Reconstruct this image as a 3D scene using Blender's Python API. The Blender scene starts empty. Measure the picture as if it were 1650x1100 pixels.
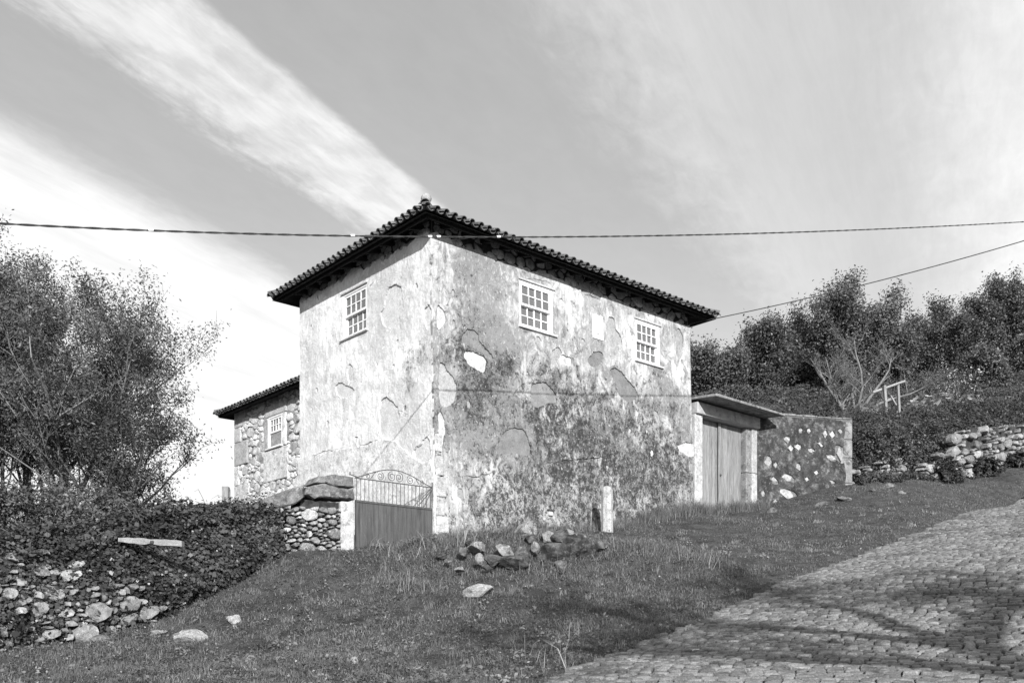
import bpy, bmesh, math, random
import numpy as np
from mathutils import Vector, Matrix, noise as mnoise
from mathutils.geometry import delaunay_2d_cdt

rng = np.random.default_rng(7)
random.seed(7)
SC = bpy.context.scene
COL = SC.collection

# ------------------------------------------------------------------ camera, sky, sun, exposure
cam = bpy.data.cameras.new('camera')
cam.sensor_width = 36.0
cam.lens = 1524 / 1650 * 36
cam.shift_y = 485 / 1650
cam.clip_end = 3000
camo = bpy.data.objects.new('camera', cam)
camo.location = (0, 0, 0)                       # eye level is z = 0, the road under it is 1.6 m lower
camo.rotation_euler = (math.radians(90), 0, 0)
COL.objects.link(camo)
SC.camera = camo

SUN_EL, SUN_AZ = math.radians(21.5), math.radians(180 - 9.5)
sd = Vector((math.sin(SUN_AZ) * math.cos(SUN_EL), math.cos(SUN_AZ) * math.cos(SUN_EL), math.sin(SUN_EL)))
SKY_STRENGTH = 0.1
sun = bpy.data.lights.new('sun', 'SUN')
sun.energy = 5.0
sun.angle = math.radians(0.6)
sun.color = (1, 1, 1)                           # a black and white photograph
suno = bpy.data.objects.new('sun', sun)
suno.rotation_euler = sd.to_track_quat('Z', 'Y').to_euler()
COL.objects.link(suno)

SC.view_settings.view_transform = 'Standard'
SC.view_settings.look = 'None'
SC.view_settings.gamma = 1
SC.view_settings.use_curve_mapping = False
SC.view_settings.exposure = 0.5


class NT:
    """small node-tree writer"""
    def __init__(s, tree):
        s.t = tree

    def n(s, typ, **kw):
        nd = s.t.nodes.new(typ)
        for k, v in kw.items():
            setattr(nd, k, v)
        return nd

    def link(s, a, b):
        s.t.links.new(a, b)

    def put(s, sock, v):
        if isinstance(v, bpy.types.NodeSocket):
            s.link(v, sock)
        elif isinstance(v, (int, float)) and sock.type in ('RGBA',):
            sock.default_value = (v, v, v, 1)
        elif isinstance(v, (int, float)) and sock.type == 'VECTOR':
            sock.default_value = (v, v, v)
        else:
            sock.default_value = v

    def math(s, op, a, b=None, c=None, clamp=False):
        nd = s.n('ShaderNodeMath', operation=op, use_clamp=clamp)
        for i, v in enumerate((a, b, c)):
            if v is not None:
                s.put(nd.inputs[i], v)
        return nd.outputs[0]

    def mix(s, f, a, b):
        nd = s.n('ShaderNodeMix', data_type='FLOAT')
        s.put(nd.inputs[0], f); s.put(nd.inputs[2], a); s.put(nd.inputs[3], b)
        return nd.outputs[0]

    def smooth(s, v, lo, hi, a=0.0, b=1.0):
        nd = s.n('ShaderNodeMapRange', interpolation_type='SMOOTHSTEP')
        s.put(nd.inputs[0], v)
        if lo <= hi:
            nd.inputs[1].default_value, nd.inputs[2].default_value = lo, hi
            nd.inputs[3].default_value, nd.inputs[4].default_value = a, b
        else:
            nd.inputs[1].default_value, nd.inputs[2].default_value = hi, lo
            nd.inputs[3].default_value, nd.inputs[4].default_value = b, a
        return nd.outputs[0]

    def noise(s, vec, scale, detail=4, rough=.55, dist=0.0):
        nd = s.n('ShaderNodeTexNoise')
        s.link(vec, nd.inputs['Vector'])
        nd.inputs['Scale'].default_value = scale
        nd.inputs['Detail'].default_value = detail
        nd.inputs['Roughness'].default_value = rough
        nd.inputs['Distortion'].default_value = dist
        return nd.outputs[0]

    def vscale(s, vec, sc):
        nd = s.n('ShaderNodeMapping')
        s.link(vec, nd.inputs[0])
        nd.inputs['Scale'].default_value = sc
        return nd.outputs[0]


world = bpy.data.worlds.new('World')
SC.world = world
world.use_nodes = True
world.node_tree.nodes.clear()
w = NT(world.node_tree)
wo = w.n('ShaderNodeOutputWorld')
bg = w.n('ShaderNodeBackground')
bg.inputs['Strength'].default_value = SKY_STRENGTH
w.link(bg.outputs[0], wo.inputs[0])
sky = w.n('ShaderNodeTexSky', sky_type='NISHITA')
sky.sun_disc = False
sky.sun_elevation = SUN_EL
sky.sun_rotation = SUN_AZ
sky.dust_density = 1.5
bw = w.n('ShaderNodeRGBToBW')
w.link(sky.outputs[0], bw.inputs[0])
geo = w.n('ShaderNodeTexCoord')
sep = w.n('ShaderNodeSeparateXYZ')
w.link(geo.outputs['Generated'], sep.inputs[0])
dz = w.math('MAXIMUM', sep.outputs[2], .03)
cu = w.math('DIVIDE', sep.outputs[0], dz)
cv = w.math('DIVIDE', sep.outputs[1], dz)
ww = w.math('MULTIPLY_ADD', cv, -.472, cu)        # across the cirrus streaks
qq = w.math('MULTIPLY_ADD', cu, .472, cv)         # along them
cmb = w.n('ShaderNodeCombineXYZ')
w.link(ww, cmb.inputs[0]); w.link(qq, cmb.inputs[1])
nlong = w.noise(w.vscale(cmb.outputs[0], (5, 1.1, 1)), 1.6, 6, .6)
nfine = w.noise(w.vscale(cmb.outputs[0], (16, 5, 1)), 1.5, 7, .62, .6)
nbig = w.noise(w.vscale(cmb.outputs[0], (1.3, .35, 1)), 1.0, 3, .5)
npf2 = w.noise(w.vscale(cmb.outputs[0], (7, 4.5, 1)), 1.4, 8, .66, .7)
wobl = w.math('MULTIPLY', w.math('SUBTRACT', w.math('ADD', w.math('MULTIPLY', nfine, .45), w.math('MULTIPLY', npf2, .55)), .5), .34)
wb = w.math('ADD', ww, wobl)
wr = w.math('MULTIPLY_ADD', wobl, .16, ww)
b1 = w.math('MULTIPLY', w.smooth(wb, -1.50, -1.37), w.smooth(wr, -1.165, -1.20))
npuf = w.noise(w.vscale(cmb.outputs[0], (10, 5, 1)), 1.5, 8, .62, .35)
b1 = w.math('MULTIPLY', b1, w.math('ADD', w.smooth(nlong, .2, .7, .36, .58), w.smooth(npuf, .32, .68, -.06, .22)))
b2 = w.math('MULTIPLY', w.smooth(w.math('MULTIPLY_ADD', wobl, .5, ww), -1.74, -2.0), w.smooth(nlong, .15, .6, .62, .95))
nfib = w.noise(w.vscale(cmb.outputs[0], (30, 3.2, 1)), 1.3, 8, .7, .5)
b3 = w.math('MULTIPLY', w.smooth(w.math('MULTIPLY_ADD', wobl, 1.3, ww), -.76, -.42), w.smooth(nbig, .3, .7, .22, .46))
b3 = w.math('MULTIPLY', b3, w.smooth(nfib, .3, .7, .90, 1.07))
b1 = w.math('MULTIPLY', b1, w.smooth(nfib, .3, .7, .84, 1.08))
b2 = w.math('MULTIPLY', b2, w.smooth(nfib, .25, .7, .93, 1.03))
b3b = w.math('MULTIPLY', w.smooth(w.math('MULTIPLY_ADD', wobl, 1.2, ww), -.2, .35), w.smooth(nlong, .25, .7, .38, .72))
hz = w.smooth(sep.outputs[2], .42, .05, 0, .72)
mask = w.math('MAXIMUM', b1, b2)
mask = w.math('MAXIMUM', mask, w.math('ADD', b3, b3b))
mask = w.math('MAXIMUM', mask, w.math('MULTIPLY', hz, w.smooth(nbig, .2, .8, .8, 1.1)), clamp=True)
veil = w.math('ADD', w.math('MULTIPLY_ADD', nbig, .10, .18), w.math('MULTIPLY', npuf, .09))      # a thin high veil over the whole sky
mask = w.math('MULTIPLY_ADD', mask, w.math('SUBTRACT', 1, veil), veil, clamp=True)
CLEAR, CLOUD = .95, 7.6
skyv = w.mix(mask, w.math('MULTIPLY', bw.outputs[0], CLEAR), CLOUD)
rgb = w.n('ShaderNodeCombineColor')
for i in range(3):
    w.link(skyv, rgb.inputs[i])
w.link(rgb.outputs[0], bg.inputs[0])

# ------------------------------------------------------------------ measuring helpers (photo pixel + distance -> place)
FPX, CX, CY = 1524.0, 825.0, 1035.0
R2 = np.array([.7518, .6594]); L2 = np.array([-.6594, .7518]); C2 = np.array([-1.706, 20.0])


def at(px, py, Y):
    return Vector(((px - CX) / FPX * Y, Y, (CY - py) / FPX * Y))


def batter(h):
    return .2 * min(max((8.6 - h) / 6.3, 0), 1.15)


def plane_hit(px, py, O, U, N, b=None):
    r = np.array([(px - CX) / FPX, 1.0]); off = 0; z = 0
    for i in range(5):
        o = O + N * off
        t = np.dot(o, N) / np.dot(r, N)
        z = (CY - py) / FPX * t
        if b: off = b(z)
    return np.dot(r * t - O, U), z


def rw(px, py): return plane_hit(px, py, C2, R2, -L2, batter)      # right (long) wall: along, height
def lw(px, py): return plane_hit(px, py, C2, L2, -R2)              # left (short) wall
ANO = .8
def aw(px, py): return plane_hit(px, py, C2 + R2 * ANO, L2, -R2)   # annexe wall


def FR(a, h, d=0.0):
    p = C2 + R2 * a - L2 * (d + batter(h)); return Vector((p[0], p[1], h))


def FL(s, h, d=0.0):
    p = C2 + L2 * s - R2 * d; return Vector((p[0], p[1], h))


def FA(s, h, d=0.0):
    p = C2 + R2 * ANO + L2 * s - R2 * d; return Vector((p[0], p[1], h))


# ------------------------------------------------------------------ mesh helpers
def tag(o, label=None, cat=None, group=None, kind=None):
    if label: o['label'] = label
    if cat: o['category'] = cat
    if group: o['group'] = group
    if kind: o['kind'] = kind
    return o


def empty(name, loc, label, cat, group=None):
    o = bpy.data.objects.new(name, None)
    o.empty_display_size = .2
    o.location = loc
    COL.objects.link(o)
    return tag(o, label, cat, group)


def link_mesh(name, me, mat, parent=None, loc=(0, 0, 0)):
    if mat is not None and len(me.materials) == 0:
        me.materials.append(mat)
    o = bpy.data.objects.new(name, me)
    COL.objects.link(o)
    o.location = loc
    if parent is not None:
        o.parent = parent
        o.matrix_parent_inverse = Matrix.Translation(-parent.location) if parent.type == 'EMPTY' and parent.parent is None else Matrix.Identity(4)
    return o


def mk(name, verts, faces, mat, parent=None, smooth=False, uv=None, attrs=None):
    """one mesh object from world-space points; the origin goes to the points' centre when it has no parent"""
    V = np.array([tuple(v) for v in verts], dtype=np.float64)
    me = bpy.data.meshes.new(name)
    me.from_pydata(V.tolist(), [], faces)
    if smooth:
        me.polygons.foreach_set('use_smooth', [True] * len(me.polygons))
    if uv is not None:
        ul = me.uv_layers.new(name='UVMap')
        idx = np.empty(len(me.loops), dtype=np.int32)
        me.loops.foreach_get('vertex_index', idx)
        ul.data.foreach_set('uv', np.array(uv, dtype=np.float32)[idx].ravel())
    for k, vals in (attrs or {}).items():
        at_ = me.attributes.new(k, 'FLOAT', 'POINT')
        at_.data.foreach_set('value', np.array(vals, dtype=np.float32))
    me.update()
    return link_mesh(name, me, mat, parent)


def fast_mesh(name, V, faces_n, n, mat, parent=None, attrs=None, smooth=False):
    """V (N,3) and equal n-gons given as (F,n) array"""
    me = bpy.data.meshes.new(name)
    F = np.asarray(faces_n, dtype=np.int32)
    me.vertices.add(len(V)); me.loops.add(F.size); me.polygons.add(len(F))
    me.vertices.foreach_set('co', np.asarray(V, dtype=np.float32).ravel())
    me.loops.foreach_set('vertex_index', F.ravel())
    me.polygons.foreach_set('loop_start', np.arange(0, F.size, n, dtype=np.int32))
    me.polygons.foreach_set('loop_total', np.full(len(F), n, dtype=np.int32))
    if smooth:
        me.polygons.foreach_set('use_smooth', np.ones(len(F), dtype=bool))
    me.update(calc_edges=True)
    for k, vals in (attrs or {}).items():
        a = me.attributes.new(k, 'FLOAT', 'POINT')
        a.data.foreach_set('value', np.asarray(vals, dtype=np.float32))
    return link_mesh(name, me, mat, parent)


class MB:
    def __init__(s): s.v = []; s.f = []

    def add(s, vs, fs):
        b = len(s.v)
        s.v += [tuple(v) for v in vs]
        s.f += [tuple(i + b for i in f) for f in fs]
        return s

    def box(s, F, a0, a1, h0, h1, d0, d1):
        vs = [F(a, h, d) for d in (d0, d1) for h in (h0, h1) for a in (a0, a1)]
        return s.add(vs, [(0, 1, 3, 2), (4, 6, 7, 5), (0, 4, 5, 1), (2, 3, 7, 6), (0, 2, 6, 4), (1, 5, 7, 3)])

    def hexa(s, vs):
        return s.add(vs, [(0, 1, 3, 2), (4, 6, 7, 5), (0, 4, 5, 1), (2, 3, 7, 6), (0, 2, 6, 4), (1, 5, 7, 3)])

    def tube(s, pts, rad, n=6, cap=True):
        pts = [Vector(p) for p in pts]
        m = len(pts)
        if not hasattr(rad, '__len__'): rad = [rad] * m
        vs, fs = [], []
        ref = None
        for i, p in enumerate(pts):
            t = (pts[min(i + 1, m - 1)] - pts[max(i - 1, 0)])
            t = t.normalized() if t.length > 1e-9 else Vector((0, 0, 1))
            if ref is None:
                ref = t.orthogonal().normalized()
            ref = (ref - t * ref.dot(t))
            ref = ref.normalized() if ref.length > 1e-6 else t.orthogonal().normalized()
            bi = t.cross(ref)
            for k in range(n):
                an = 2 * math.pi * k / n
                vs.append(p + (ref * math.cos(an) + bi * math.sin(an)) * rad[i])
        for i in range(m - 1):
            for k in range(n):
                k2 = (k + 1) % n
                fs.append((i * n + k, i * n + k2, (i + 1) * n + k2, (i + 1) * n + k))
        if cap:
            fs.append(tuple(range(n))[::-1]); fs.append(tuple((m - 1) * n + k for k in range(n)))
        return s.add(vs, fs)

    def build(s, name, mat, parent=None, smooth=False):
        return mk(name, s.v, s.f, mat, parent, smooth)


def bevel(o, wdt=.01, seg=1):
    m = o.modifiers.new('bevel', 'BEVEL'); m.width = wdt; m.segments = seg; m.limit_method = 'ANGLE'
    return o


# ------------------------------------------------------------------ materials (all grey: the photograph is black and white)
def new_mat(name):
    m = bpy.data.materials.new(name); m.use_nodes = True
    m.node_tree.nodes.clear()
    t = NT(m.node_tree)
    out = t.n('ShaderNodeOutputMaterial')
    p = t.n('ShaderNodeBsdfPrincipled')
    t.link(p.outputs[0], out.inputs[0])
    p.inputs['Specular IOR Level'].default_value = .25
    p.inputs['Roughness'].default_value = .85
    return m, t, p, out


def grey(t, v):
    c = t.n('ShaderNodeCombineColor')
    for i in range(3): t.put(c.inputs[i], v)
    return c.outputs[0]


def bump(t, p, h, dist, strength=1.0):
    b = t.n('ShaderNodeBump')
    b.inputs['Distance'].default_value = dist
    b.inputs['Strength'].default_value = strength
    t.link(h, b.inputs['Height'])
    t.link(b.outputs[0], p.inputs['Normal'])


def rough_mat(name, lo, hi, scale=6.0, spots=None, rand=.0, bmp=.01, bscale=25.0, rough=.85, stretch=None, spec=.2, obj=False, grain=.0, gscale=45):
    """weathered matter: two-tone noise, lichen spots (tone, amount, scale), tone varying from piece to piece"""
    m, t, p, out = new_mat(name)
    tc = t.n('ShaderNodeTexCoord') if obj else t.n('ShaderNodeNewGeometry')
    pos = tc.outputs['Object'] if obj else tc.outputs['Position']
    v = t.vscale(pos, stretch) if stretch else pos
    n1 = t.noise(v, scale, 8, .62)
    col = t.mix(t.smooth(n1, .3, .7), lo, hi)
    if rand:
        oi = t.n('ShaderNodeObjectInfo')
        tn = t.n('ShaderNodeAttribute', attribute_name='tone')
        k = t.math('FRACT', t.math('ADD', oi.outputs['Random'], tn.outputs['Fac']))
        col = t.math('MULTIPLY', col, t.mix(k, 1 - rand, 1 + rand))
    for tone, amount, sc in spots or []:
        n2 = t.noise(v, sc, 6, .65, .3)
        col = t.mix(t.math('MULTIPLY', t.smooth(n2, 1 - amount - .10, 1 - amount + .09), .85), col, tone)
    if grain:
        g = t.noise(v, gscale, 3, .7)
        col = t.math('MULTIPLY', col, t.smooth(g, .3, .7, 1 - grain, 1 + grain))
    t.link(grey(t, col), p.inputs['Base Color'])
    p.inputs['Roughness'].default_value = rough
    p.inputs['Specular IOR Level'].default_value = spec
    if bmp:
        bump(t, p, t.noise(v, bscale, 8, .7), bmp)
    return m


def leaf_mat(name, lo, hi, trans=.35, gloss=.35):
    m, t, p, out = new_mat(name)
    a = t.n('ShaderNodeAttribute', attribute_name='tone')
    oi = t.n('ShaderNodeObjectInfo')
    col = grey(t, t.math('MULTIPLY', t.mix(a.outputs['Fac'], lo, hi), t.mix(oi.outputs['Random'], .78, 1.22)))
    t.link(col, p.inputs['Base Color'])
    p.inputs['Roughness'].default_value = gloss
    p.inputs['Specular IOR Level'].default_value = .35
    tr = t.n('ShaderNodeBsdfTranslucent')
    t.link(col, tr.inputs[0])
    mx = t.n('ShaderNodeMixShader'); mx.inputs[0].default_value = trans
    t.link(p.outputs[0], mx.inputs[1]); t.link(tr.outputs[0], mx.inputs[2])
    t.link(mx.outputs[0], out.inputs[0])
    return m


def plaster_mat(name, light, mid, dark, dirt, speck):
    """old lime render: cloudy tones, downward wash streaks, worn flecks, black lichen where the 'stain' attribute lets it grow"""
    m, t, p, out = new_mat(name)
    uv = t.n('ShaderNodeUVMap').outputs[0]
    st = t.n('ShaderNodeAttribute', attribute_name='stain').outputs['Fac']
    wn = t.n('ShaderNodeAttribute', attribute_name='wear').outputs['Fac']
    cloud = t.noise(uv, .9, 5, .6, .4)
    streak = t.noise(t.vscale(uv, (7, 1.1, 1)), 1.6, 7, .68, .3)
    fine = t.math('ADD', t.math('MULTIPLY', t.noise(t.vscale(uv, (7.0, 5.5, 1)), 1.6, 8, .70, .3), .5), t.math('MULTIPLY', t.noise(t.vscale(uv, (17, 13, 1)), 1.6, 8, .75, .2), .5))
    blot = t.noise(t.vscale(uv, (2.6, 2.0, 1)), 1.3, 8, .68, .8)
    s5 = t.math('SUBTRACT', streak, .5)
    base = t.mix(t.smooth(t.math('SUBTRACT', t.math('ADD', cloud, t.math('MULTIPLY', s5, .75)), t.math('MULTIPLY', wn, .10)), .34, .68), mid, light)
    # flaking limewash: light flecks, sparser where it has washed away
    fl = t.noise(t.vscale(uv, (13, 5.5, 1)), 1.5, 7, .74, .5)
    base = t.mix(t.math('MULTIPLY', t.smooth(t.math('SUBTRACT', fl, t.math('MULTIPLY', wn, .05)), .50, .64), speck), base, light * 1.08)
    # grey washed patches with soft broken edges
    gp = t.math('ADD', t.math('ADD', t.math('MULTIPLY', blot, .8), t.math('MULTIPLY', fine, .2)), t.math('ADD', t.math('MULTIPLY', wn, .22), t.math('MULTIPLY', s5, .18)))
    base = t.mix(t.math('MULTIPLY', t.smooth(gp, .54, .66), dirt), base, mid * .85)
    # black lichen: broad clouds that thicken into fine speckle
    cl = t.math('ADD', t.math('MULTIPLY', st, .55), t.math('MULTIPLY', t.math('SUBTRACT', blot, .5), 2.6))
    base = t.math('MULTIPLY', base, t.smooth(cl, -.25, .95, 1.04, .48))
    lich = t.math('ADD', fine, t.math('MULTIPLY', cl, .115))
    base = t.mix(t.math('MULTIPLY', t.smooth(lich, .525, .605), .86), base, dark)
    chip = t.noise(t.vscale(uv, (12, 7, 1)), 1.5, 6, .7, .8)
    base = t.mix(t.math('MULTIPLY', t.smooth(chip, .585, .64), .60), base, light)
    pit = t.noise(uv, 55, 4, .6)
    base = t.mix(t.math('MULTIPLY', t.smooth(pit, .66, .74), .5), base, dark)
    t.link(grey(t, base), p.inputs['Base Color'])
    p.inputs['Roughness'].default_value = .95
    p.inputs['Specular IOR Level'].default_value = .1
    hb = t.math('ADD', t.math('MULTIPLY', t.noise(uv, 14, 8, .7), 1.0), t.math('MULTIPLY', t.noise(uv, 2.2, 3, .5), 2.4))
    bump(t, p, hb, .022)
    return m


M = {}
M['plaster_r'] = plaster_mat('stained_lime_render', .54, .235, .028, .85, .75)
M['plaster_l'] = plaster_mat('white_lime_render', .75, .48, .13, .6, .85)
M['plinth'] = rough_mat('white_plinth_render', .50, .72, 2.2, [(.30, .40, 5), (.22, .36, 11)], bmp=.03, bscale=10, grain=.2, gscale=20)
M['patch_grey'] = rough_mat('old_grey_render', .15, .21, 5, [(.28, .33, 30), (.10, .36, 12)], rand=.2, bmp=.012, grain=.2)
M['patch_mid'] = rough_mat('pale_grey_render', .26, .36, 4, [(.2, .36, 9), (.46, .36, 30)], rand=.15, bmp=.012, grain=.2, gscale=25)
M['patch_white'] = rough_mat('fresh_white_render', .40, .54, 5, [(.28, .38, 9)], bmp=.012, grain=.14, gscale=25)
M['patch_light'] = rough_mat('light_grey_render', .46, .58, 3, [(.36, .38, 8), (.66, .36, 24)], bmp=.012, grain=.15, gscale=25)
M['annex_stone'] = rough_mat('pale_rubble_stone', .40, .64, 6, [(.2, .40, 7), (.70, .36, 14)], rand=.3, bmp=.03, bscale=22, grain=.25)
M['annex_mortar'] = rough_mat('earth_mortar', .20, .34, 6, [(.10, .36, 9)], bmp=.03, bscale=12, grain=.2)
M['core'] = rough_mat('dark_joint_mortar', .02, .06, 8, bmp=.03)
M['mortar'] = rough_mat('pale_joint_mortar', .10, .20, 6, [(.05, .36, 9)], bmp=.03, bscale=12, grain=.2)
M['granite'] = rough_mat('granite_field_stone', .15, .34, 7, [(.07, .40, 7), (.44, .36, 13)], rand=.42, bmp=.03, bscale=22, grain=.3)
M['granite_pale'] = rough_mat('pale_granite_stone', .24, .46, 7, [(.12, .40, 8), (.55, .36, 16)], rand=.34, bmp=.03, bscale=22, grain=.3)
M['granite_dark'] = rough_mat('lichened_granite', .14, .32, 5, [(.06, .42, 6), (.5, .34, 9)], rand=.4, bmp=.035, bscale=16)
M['rock'] = rough_mat('weathered_boulder', .10, .24, 5, [(.025, .46, 4), (.40, .34, 9)], rand=.3, bmp=.05, bscale=12, grain=.3)
M['rock_pale'] = rough_mat('pale_boulder', .24, .42, 5, [(.10, .42, 5), (.5, .36, 12)], rand=.2, bmp=.04, bscale=14, grain=.3)
M['heap_rock'] = rough_mat('mossy_boulder', .05, .15, 5, [(.015, .47, 4), (.28, .35, 9)], rand=.3, bmp=.05, bscale=12, grain=.3)
M['heap_rock_pale'] = rough_mat('half_mossy_boulder', .17, .34, 5, [(.03, .45, 5), (.42, .35, 12)], rand=.2, bmp=.04, bscale=14, grain=.3)
M['quoin'] = rough_mat('dressed_granite', .30, .48, 6, [(.18, .40, 10), (.56, .36, 18)], rand=.15, bmp=.015, bscale=30, grain=.25)
M['coping'] = rough_mat('coping_slab', .10, .21, 5, [(.05, .42, 4), (.32, .36, 10)], rand=.2, bmp=.03, bscale=14, grain=.3)
M['concrete'] = rough_mat('weathered_concrete', .15, .27, 4, [(.06, .42, 6), (.36, .35, 9)], bmp=.02, bscale=20, grain=.25)
M['lintel'] = rough_mat('painted_lintel', .30, .42, 4, [(.18, .40, 5), (.5, .36, 9)], bmp=.012, grain=.15)
M['tile'] = rough_mat('old_roof_tile', .07, .17, 7, [(.03, .40, 8), (.30, .34, 12)], rand=.3, bmp=.01)
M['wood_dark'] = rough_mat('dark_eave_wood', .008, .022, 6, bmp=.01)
M['white_paint'] = rough_mat('white_window_paint', .66, .80, 12, [(.42, .28, 20)], bmp=.004, rough=.55, grain=.12)
M['sill'] = rough_mat('window_sill_stone', .55, .7, 8, [(.3, .35, 14)], bmp=.01)
M['door_wood'] = rough_mat('grey_weathered_boards', .16, .29, 3.0, [(.09, .39, 4), (.42, .36, 7)], rand=.18, bmp=.012, bscale=8, stretch=(9, 9, .55))
M['grey_wood'] = rough_mat('silver_grey_timber', .20, .34, 3, [(.10, .36, 5)], rand=.1, bmp=.015, stretch=(7, 7, 1))
M['white_wood'] = rough_mat('bleached_timber', .18, .28, 3, [(.11, .38, 6)], rand=.08, bmp=.012, grain=.2)
M['gate_metal'] = rough_mat('faded_gate_sheet', .05, .095, 2.4, [(.03, .42, 2.0), (.13, .36, 4)], bmp=.006, rough=.6, stretch=(10, 10, .6), spec=.35, grain=.2)
M['iron'] = rough_mat('painted_iron', .05, .10, 20, bmp=.002, rough=.55)
M['cable'] = rough_mat('black_cable', .02, .05, 10, bmp=0, rough=.5)
M['cable_fleck'] = rough_mat('white_cable_fleck', .7, .8, 10, bmp=0)  # white that stands in for lichen and light reflections on the cable
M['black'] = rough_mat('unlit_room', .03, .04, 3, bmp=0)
M['curtain'] = rough_mat('white_net_curtain', .66, .8, 8, bmp=.01)
M['bark'] = rough_mat('grey_bark', .04, .10, 9, [(.2, .34, 6)], bmp=.02, stretch=(1, 1, .4))
M['bark_mid'] = rough_mat('lichened_bark', .10, .21, 9, [(.05, .38, 6)], bmp=.02, stretch=(1, 1, .4))
M['bark_pale'] = rough_mat('pale_bark', .16, .30, 9, [(.08, .38, 6)], bmp=.02, stretch=(1, 1, .4))
M['soil'] = rough_mat('turf_soil', .035, .085, 2.2, [(.02, .42, 6), (.13, .36, 22)], bmp=.05, bscale=18, grain=.4)
M['road_bed'] = rough_mat('sandy_joint_fill', .03, .06, 12, bmp=.02)
M['sett'] = rough_mat('granite_sett', .115, .205, 9, [(.06, .42, 1.1), (.27, .36, 22)], rand=.36, bmp=.010, bscale=34, rough=.8, spec=.2, grain=.35, gscale=70)
M['grass'] = leaf_mat('grass_blade', .05, .25, .35, .5)
M['straw'] = leaf_mat('dry_straw', .14, .36, .2, .7)
M['ivy'] = leaf_mat('ivy_leaf', .018, .12, .12, .34)
M['leaf'] = leaf_mat('small_tree_leaf', .045, .17, .3, .42)
M['leaf_dark'] = leaf_mat('dark_tree_leaf', .045, .16, .25, .45)
M['brush_leaf'] = leaf_mat('dark_brush_leaf', .025, .09, .2, .5)
M['leaf_pale'] = leaf_mat('pale_cabbage_leaf', .36, .62, .25, .5)
M['render_dark'] = rough_mat('lichen_black_render', .028, .072, 3, [(.17, .41, 6), (.02, .42, 4), (.30, .33, 14)], bmp=.025, bscale=14, grain=.4)

# glass: a thin dusty pane that mirrors the sky and lets the room behind it show
mg, tg, pg, og = new_mat('window_glass')
pg.inputs['Base Color'].default_value = (.17, .17, .17, 1)
pg.inputs['Roughness'].default_value = .06
pg.inputs['Specular IOR Level'].default_value = .8
trn = tg.n('ShaderNodeBsdfTransparent')
mxs = tg.n('ShaderNodeMixShader'); mxs.inputs[0].default_value = .58
tg.link(trn.outputs[0], mxs.inputs[1]); tg.link(pg.outputs[0], mxs.inputs[2])
tg.link(mxs.outputs[0], og.inputs[0])
M['glass'] = mg

# ------------------------------------------------------------------ terrain heights
def tps(pts, smooth=.02):
    P = np.array([(p[0], p[1]) for p in pts], float); z = np.array([p[2] for p in pts], float)
    n = len(P)
    d = np.linalg.norm(P[:, None] - P[None], axis=2) / 10
    K = np.where(d > 0, d * d * np.log(d + 1e-12), 0) + np.eye(n) * smooth
    A = np.zeros((n + 3, n + 3)); A[:n, :n] = K; A[:n, n] = 1; A[:n, n + 1:] = P / 10; A[n, :n] = 1; A[n + 1:, :n] = P.T / 10
    s = np.linalg.solve(A, np.r_[z, 0, 0, 0])

    def f(x, y):
        x = np.asarray(x, float); y = np.asarray(y, float)
        out = s[n] + s[n + 1] * x / 10 + s[n + 2] * y / 10
        for i in range(n):
            dd = np.sqrt((x - P[i, 0]) ** 2 + (y - P[i, 1]) ** 2) / 10
            out = out + s[i] * np.where(dd > 0, dd * dd * np.log(dd + 1e-12), 0)
        return out
    return f


BANK = [at(452, 893, 17.75), at(360, 948, 16.4), at(270, 992, 15.2), at(130, 1032, 13.8), at(0, 1047, 13.0), at(-160, 1062, 12.1), at(-420, 1085, 11.0)]
BANK_TOP = [2.46, 2.20, 1.86, 1.52, 1.22, 1.0, .8]
G0 = at(571, 884, 18.62); G1 = Vector((C2[0] + .07, C2[1] - .15, 2.2))
GW0 = FR(11.62, 4.0, 0); GW1 = at(1372, 776, 28.3)                   # garden wall ends
TER = [at(1372, 776, 28.3), at(1450, 770, 31), at(1530, 770, 32.6), at(1650, 752, 35.0), at(1850, 722, 39)]

lower_pts = [
    (0, 0, -1.6), (-6, 0, -1.9), (-14, 4, -1.8), (8, -4, -1.6), (3, -10, -3.6), (-10, -10, -3.4), (14, -4, -.9),
    *[tuple(at(*p)) for p in [(870, 1100, 9), (600, 1100, 9.6), (300, 1100, 10.2), (0, 1100, 10.6), (-300, 1120, 9.5),
                              (770, 958, 15.4), (560, 985, 15), (640, 905, 17.6), (740, 905, 17.6),
                              (850, 878, 18.4), (870, 905, 17.4), (960, 905, 17.6), (960, 868, 20.3),
                              (1050, 985, 14), (1150, 905, 18), (1050, 868, 21.5), (1300, 872, 21),
                              (1250, 945, 15), (1450, 868, 20.2), (1650, 803, 30), (1350, 820, 25.5), (1500, 800, 29)]],
    *[tuple(p) for p in BANK], tuple(G0), tuple(G1), tuple(FR(3, 2.62)), tuple(FR(5.5, 2.95)), tuple(FR(8.6, 3.55)), tuple(FR(11.2, 3.82)),
    tuple(GW0), *[tuple(p) for p in TER],
    (4.03, 6.5, -.40), (8.2, 11.9, .86), (20.0, 26.3, 4.5), (24, 40, 6.6), (14, 14, 1.8), (22, 20, 3.6), (35, 45, 8.2),
]
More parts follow.
